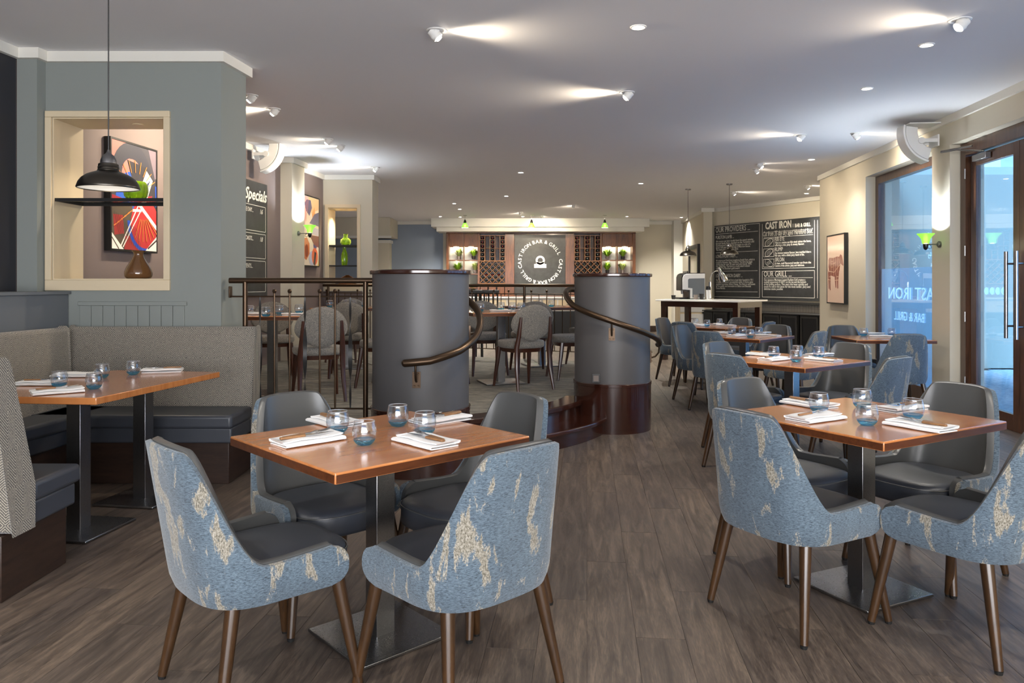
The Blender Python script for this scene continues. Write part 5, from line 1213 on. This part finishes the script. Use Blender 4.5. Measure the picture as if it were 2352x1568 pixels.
# potted grasses on the shelves
def grass(x, z, y, h_, r_, pot, leafm, label):
    t_ = thing('potted_grass', label, 'potted plant', (x, y, z), 0, 'potted grasses on the bar shelves')
    MB().lathe([(.001, 0), (.045, 0), (.055, .07), (.058, .085), (.052, .085), (.001, .08)], n=14).build('pot', pot, t_, 40)
    mb = MB()
    for k in range(90):
        a = random.uniform(0, 2*pi); rr = random.uniform(.35, 1)*r_; hh = h_*random.uniform(.65, 1.0)*(1.1-.5*rr/r_)
        d = Vector((cos(a), sin(a), 0)); s = Vector((-sin(a), cos(a), 0))*.011; p0 = d*.02+Vector((0, 0, .08)); p1 = d*rr*.55+Vector((0, 0, .08+hh*.75)); p2 = d*rr*1.1+Vector((0, 0, .08+hh*(1-.25*rr/r_)))
        mb.add([p0-s, p0+s, p1+s, p1-s, p2], [(0, 1, 2, 3), (3, 2, 4)])
    mb.build('leaves', leafm, t_, 0)
for px, py, h_, r_, pt, lf, lab in ((1053, 595, .20, .17, 'potgrey', 'leafpale', 'pale grass pot on the upper left bar shelf, left cubby'), (1087, 595, .20, .17, 'pot', 'leaf', 'bright grass pot on the upper left bar shelf, right cubby'),
        (1050, 627, .20, .20, 'pot', 'leaf', 'wide yellow-green grass pot in the second left cubby'), (1091, 627, .20, .15, 'potgrey', 'leafpale', 'whitish grass pot on the second left shelf, right side'),
        (1086, 672, .14, .18, 'potgrey', 'leaf', 'dark green grass pot low behind the platform rail'), (1397, 595.5, .20, .19, 'potgrey', 'leaf', 'bright grass pot on the upper right bar shelf, left cubby'),
        (1433, 595.5, .20, .16, 'pot', 'leaf', 'bright grass pot on the upper right bar shelf, right cubby'), (1397, 627, .20, .16, 'pot', 'leaf', 'green grass pot in the lower right cubby, left one'), (1432, 627, .20, .17, 'potgrey', 'leafpale', 'pale green grass pot in the lower right cubby, right one')):
    grass(U(px), Zb(py)+.003, YB+.2, h_*1.5, r_*1.35, M[pt], M[lf], lab)
# white sideboard in front of the bar
sd = thing('white_sideboard', 'long white sideboard with drawers seen through the rear balustrade', 'sideboard')
bevel(MB().bb(-1.35, 1.75, 18.3, 18.75, 0, .97).build('carcass', M['white'], sd), .005)
bevel(MB().bb(-1.38, 1.78, 18.26, 18.78, .97, 1.0).build('top', M['white'], sd), .004)
for i in range(5):
    d_ = bevel(MB().bb(-1.32+i*.61, -.75+i*.61, 18.285, 18.3, .68, .93).build('drawer', M['cream'], sd), .004); MB().tube([(-1.12+i*.61, 18.27, .82), (-.95+i*.61, 18.27, .82)], .006, 6).build('handle', M['steel'], d_)
MB().bb(-1.34, 1.74, 18.29, 18.30, 0, .66).build('dark_kick', M['black'], sd)
# slatted bar chair behind the platform rail
def slat_chair(x, y, lab):
    t_ = thing('slatted_bar_chair', lab, 'chair', (x, y, 0), 0, 'slatted bar chairs')
    for k in range(6): MB().tube([(-.19+k*.076, 0, .70), (-.19+k*.076, -.02, .95), (-.19+k*.076, -.05, 1.18)], [.012, .014, .014], 6).build('slat', M['black'], t_)
    bevel(MB().bb(-.22, .22, -.06, -.02, 1.16, 1.22).build('top_rail', M['black'], t_), .01)
    bevel(MB().bb(-.22, .22, -.02, .40, .66, .71).build('seat', M['black'], t_), .012)
    for a, b_ in ((-.2, .0), (.2, .0), (-.2, .37), (.2, .37)): MB().cone((a, b_, 0), (a*.95, b_, .66), .015, .018, 8).build('leg', M['black'], t_)
slat_chair(-.72, 13.0, 'dark slatted bar chair behind the platform rail, left'); slat_chair(-.44, 13.1, 'dark slatted bar chair behind the platform rail, right')

# ------------------------------------------------------------------ white-topped high table
ht = thing('high_table', 'mahogany high table with white stone top in front of the bar wall', 'table')
hd = Vector((.728, -.686)); hp = Vector((.686, .728)); o0 = Vector((2.60, 13.23)); Lh, Wh = 1.44, .88
hq = lambda a, b: o0+hd*a+hp*b
bevel(MB().prism([hq(-.07, -.07), hq(Lh+.07, -.07), hq(Lh+.07, Wh+.07), hq(-.07, Wh+.07)], 1.025, 1.055).build('stone_top', M['stone'], ht), .005)
MB().prism([hq(0, 0), hq(Lh, 0), hq(Lh, Wh), hq(0, Wh)], .93, 1.025).build('apron', M['mahogany'], ht)
for a, b_ in ((0, 0), (Lh-.09, 0), (0, Wh-.09), (Lh-.09, Wh-.09)): bevel(MB().prism([hq(a, b_), hq(a+.09, b_), hq(a+.09, b_+.09), hq(a, b_+.09)], 0, .93).build('leg', M['mahogany'], ht), .004)
TT = 1.056
cm = thing('coffee_machine', 'white and black capsule coffee machine on the left end of the high table', 'coffee machine', (3.13, 13.30, TT), radians(8))
mbk = MB(); 
def yz_prism(mb, prof, x0, x1): n_ = len(prof); mb.add([(x0, p[0], p[1]) for p in prof]+[(x1, p[0], p[1]) for p in prof], [tuple(range(n_))[::-1], tuple(range(n_, 2*n_))]+[(i, (i+1) % n_, n_+(i+1) % n_, n_+i) for i in range(n_)])
def xz_prism(mb, prof, y0, y1): n_ = len(prof); mb.add([(p[0], y0, p[1]) for p in prof]+[(p[0], y1, p[1]) for p in prof], [tuple(range(n_)), tuple(range(n_, 2*n_))[::-1]]+[(i, n_+i, n_+(i+1) % n_, (i+1) % n_) for i in range(n_)])
xz_prism(mbk, [(-.21, .15), (-.21, .38), (-.19, .43), (-.14, .455), (.22, .46), (.22, 0), (-.08, 0), (-.08, .14), (-.16, .15)], -.14, .14)
bevel(mbk.build('housing', M['blackpl'], cm), .012)
m_ = MB(); xz_prism(m_, [(-.20, .17), (-.195, .37), (-.175, .42), (-.13, .44), (.21, .447), (.21, .01), (-.06, .01), (-.06, .16)], -.15, -.14); bevel(m_.build('white_side_panel', M['white'], cm), .004)
m_ = MB(); xz_prism(m_, [(-.10, .20), (-.10, .34), (-.08, .36), (.20, .365), (.20, .03), (-.02, .03), (-.02, .19)], -.156, -.15); bevel(m_.build('grey_side_panel', M['greydk'], cm), .003)
MB().cone((-.15, 0, .15), (-.15, 0, .09), .025, .018, 12).build('spout', M['steel'], cm); bevel(MB().bb(-.24, -.06, -.12, .12, 0, .03).build('drip_tray', M['blackpl'], cm), .004)
cup_me = MB().lathe([(.001, 0), (.028, 0), (.038, .10), (.040, .102), (.036, .10), (.001, .02)], n=16)
for i, (x, y, s_, m_, lab) in enumerate(((3.40, 13.12, 1.6, 'white', 'tall white stack of paper cups beside the coffee machine'), (3.27, 13.06, .95, 'blackpl', 'short dark cup in front of the coffee machine'), (3.15, 12.98, .8, 'potgrey', 'small grey cup before the machine'), (2.80, 13.14, .7, 'blackpl', 'small black cup under the machine spout'))):
    t_ = thing('paper_cup', lab, 'cup', (x, y, TT)); MB().lathe([(r*1.0, z*s_) for r, z in ((.001, 0), (.030, 0), (.040, .10), (.042, .102), (.037, .10), (.001, .03))], n=18).build('body', M[m_], t_, 40)
    if i == 0: MB().lathe([(.043, .163), (.043, .175), (.036, .225), (.001, .226)], n=18).build('upper_cups', M['blackpl'], t_, 40)
dlp = thing('desk_lamp', 'chrome adjustable desk lamp on the high table, head tilted down to the right', 'lamp', (3.52, 13.45, TT))
MB().cone((0, 0, 0), (0, 0, .015), .07, .065, 24).cone((0, 0, .015), (0, 0, .30), .028, .026, 16).build('base', M['chrome'], dlp)
MB().tube([(0, 0, .28), (.0, 0, .38), (.04, 0, .46), (.10, 0, .50), (.16, 0, .50)], .008, 8).build('arm', M['chrome'], dlp)
Mh = Matrix.Translation((.17, 0, .50)) @ Matrix.Rotation(radians(-22), 4, 'Y')
MB().lathe([(.001, .06), (.022, .058), (.030, .03), (.032, -.02), (.048, -.06), (.075, -.12), (.085, -.20), (.082, -.20), (.070, -.12), (.044, -.06)], n=24).xf(Mh).build('head', M['chrome'], dlp, 50)
# white unit under the table, dark framed mirror, small notice
wc = thing('white_cabinet', 'white drawer cabinet below the far end of the high table', 'cabinet')
bevel(MB().bb(3.72, 4.32, 16.9, 17.3, 0, .95).build('carcass', M['cream'], wc), .004)
for z in (.15, .42, .69): d_ = bevel(MB().bb(3.75, 4.29, 16.885, 16.90, z, z+.23).build('drawer', M['white'], wc), .003); MB().tube([(3.95, 16.87, z+.13), (4.1, 16.87, z+.13)], .006, 6).build('handle', M['steel'], d_)
mr = thing('framed_mirror', 'dark-framed tall panel on the side wall behind the left dome pendant', 'mirror')
xs_ = lambda Y: 4.44+(Y-17.55)*.0657
def sideM(Y, z): return Matrix(((-.0655, 0, -.998, xs_(Y)), (-.998, 0, .0655, Y), (0, 1, 0, z), (0, 0, 0, 1)))
Msd = sideM(19.35, .95)
mb = MB()
for q in ((0, 1.35, 0, .1), (0, 1.35, 1.22, 1.32), (0, .1, .1, 1.22), (1.25, 1.35, .1, 1.22)): mb.bb(*q, .002, .06)
mb.xf(Msd).build('frame', M['iron'], mr); MB().bb(.1, 1.25, .1, 1.22, .002, .02).xf(Msd).build('panel', M['beige'], mr)
nt_ = thing('wall_picture', 'small grey picture low on the side wall beside the coffee machine', 'picture')
MB().bb(0, .7, 0, .9, .002, .03).xf(sideM(20.4, .75)).build('frame', M['iron'], nt_); MB().bb(.06, .64, .06, .84, .03, .035).xf(sideM(20.4, .75)).build('print', M['bluegrey'], nt_)

# ------------------------------------------------------------------ things in the wall openings
def opening_shelf(label, x0, x1, y0, y1, z, fr=.024):
    t_ = thing('glass_shelf', label, 'shelf'); mb = MB()
    mb.bb(x0, x1, y0, y0+.02, z-fr, z).bb(x0, x1, y1-.02, y1, z-fr, z).bb(x0, x0+.02, y0+.02, y1-.02, z-fr, z).bb(x1-.02, x1, y0+.02, y1-.02, z-fr, z)
    mb.build('shelf_frame', M['black'], t_); MB().bb(x0+.02, x1-.02, y0+.02, y1-.02, z-.008, z-.002).build('shelf_glass', M['smokeglass'], t_)
opening_shelf('black framed glass shelf across the large left wall opening', -3.386, -2.577, 5.61, 5.97, 1.966)
opening_shelf('upper glass shelf in the rear wall opening', -2.891, -2.449, 11.97, 12.35, 1.94); opening_shelf('lower glass shelf in the rear wall opening', -2.891, -2.449, 11.97, 12.35, 1.62, .014)
def vase(name, label, prof, loc, m_, n=28, rib=0, cat='vase'):
    mb = MB(); rows = []
    for r, z in prof: rows.append([Vector((r*(1+rib*cos(12*2*pi*k/n/1))*cos(2*pi*k/n), r*(1+rib*cos(12*2*pi*k/n))*sin(2*pi*k/n), z)) for k in range(n)])
    mb.grid(rows, True); o = mb.build(name, m_, None, 60, loc); return tag(o, label, cat)
vase('brown_vase', 'brown glazed bottle vase with flared neck on the left opening sill', [(.001, 0), (.085, 0), (.098, .02), (.10, .05), (.085, .09), (.06, .13), (.04, .165), (.033, .185), (.038, .20), (.056, .215), (.05, .214), (.030, .19)], (-2.86, 5.80, 1.370), M['brownglass'])
vase('green_bowl', 'ribbed green glass bowl on the shelf behind the hanging lamp', [(.001, 0), (.055, 0), (.078, .03), (.086, .07), (.083, .11), (.068, .14), (.063, .142), (.076, .11), (.079, .07)], (-2.87, 5.78, 1.967), M['greenglass'], 96, .03, 'bowl')
vase('copper_vase', 'round copper vase on the rear opening sill', [(.001, 0), (.10, 0), (.14, .04), (.15, .08), (.13, .12), (.08, .155), (.035, .175), (.03, .185), (.025, .18)], (-2.64, 12.15, 1.281), M['copper'])
vase('green_bubble_vase', 'round green glass vase on the upper shelf of the rear opening', [(.001, 0), (.06, 0), (.085, .04), (.08, .09), (.04, .12), (.032, .16), (.04, .18), (.034, .18)], (-2.66, 12.12, 1.941), M['greenglass'])
vase('green_slim_vase', 'slim green glass vase on the lower shelf of the rear opening', [(.001, 0), (.045, 0), (.055, .10), (.05, .18), (.025, .25), (.028, .29), (.022, .29)], (-2.68, 12.12, 1.621), M['greenglass'])
spot('niche_lamp', (-2.86, 5.80, 2.535), (-2.86, 5.86, 0), 16, WARM, 130, .8, .03); spot('niche_lamp', (-2.67, 12.15, 2.50), (-2.67, 12.2, 0), 30, WARM, 130, .8, .03)
t_ = thing('power_socket', 'white double socket low on the wall behind the platform chairs', 'socket', (XL(8.2, .012), 8.2, PZ+.25)); bevel(MB().box((0, 0, 0), (.012, .15, .09)).build('socket_plate', M['white'], t_), .002)
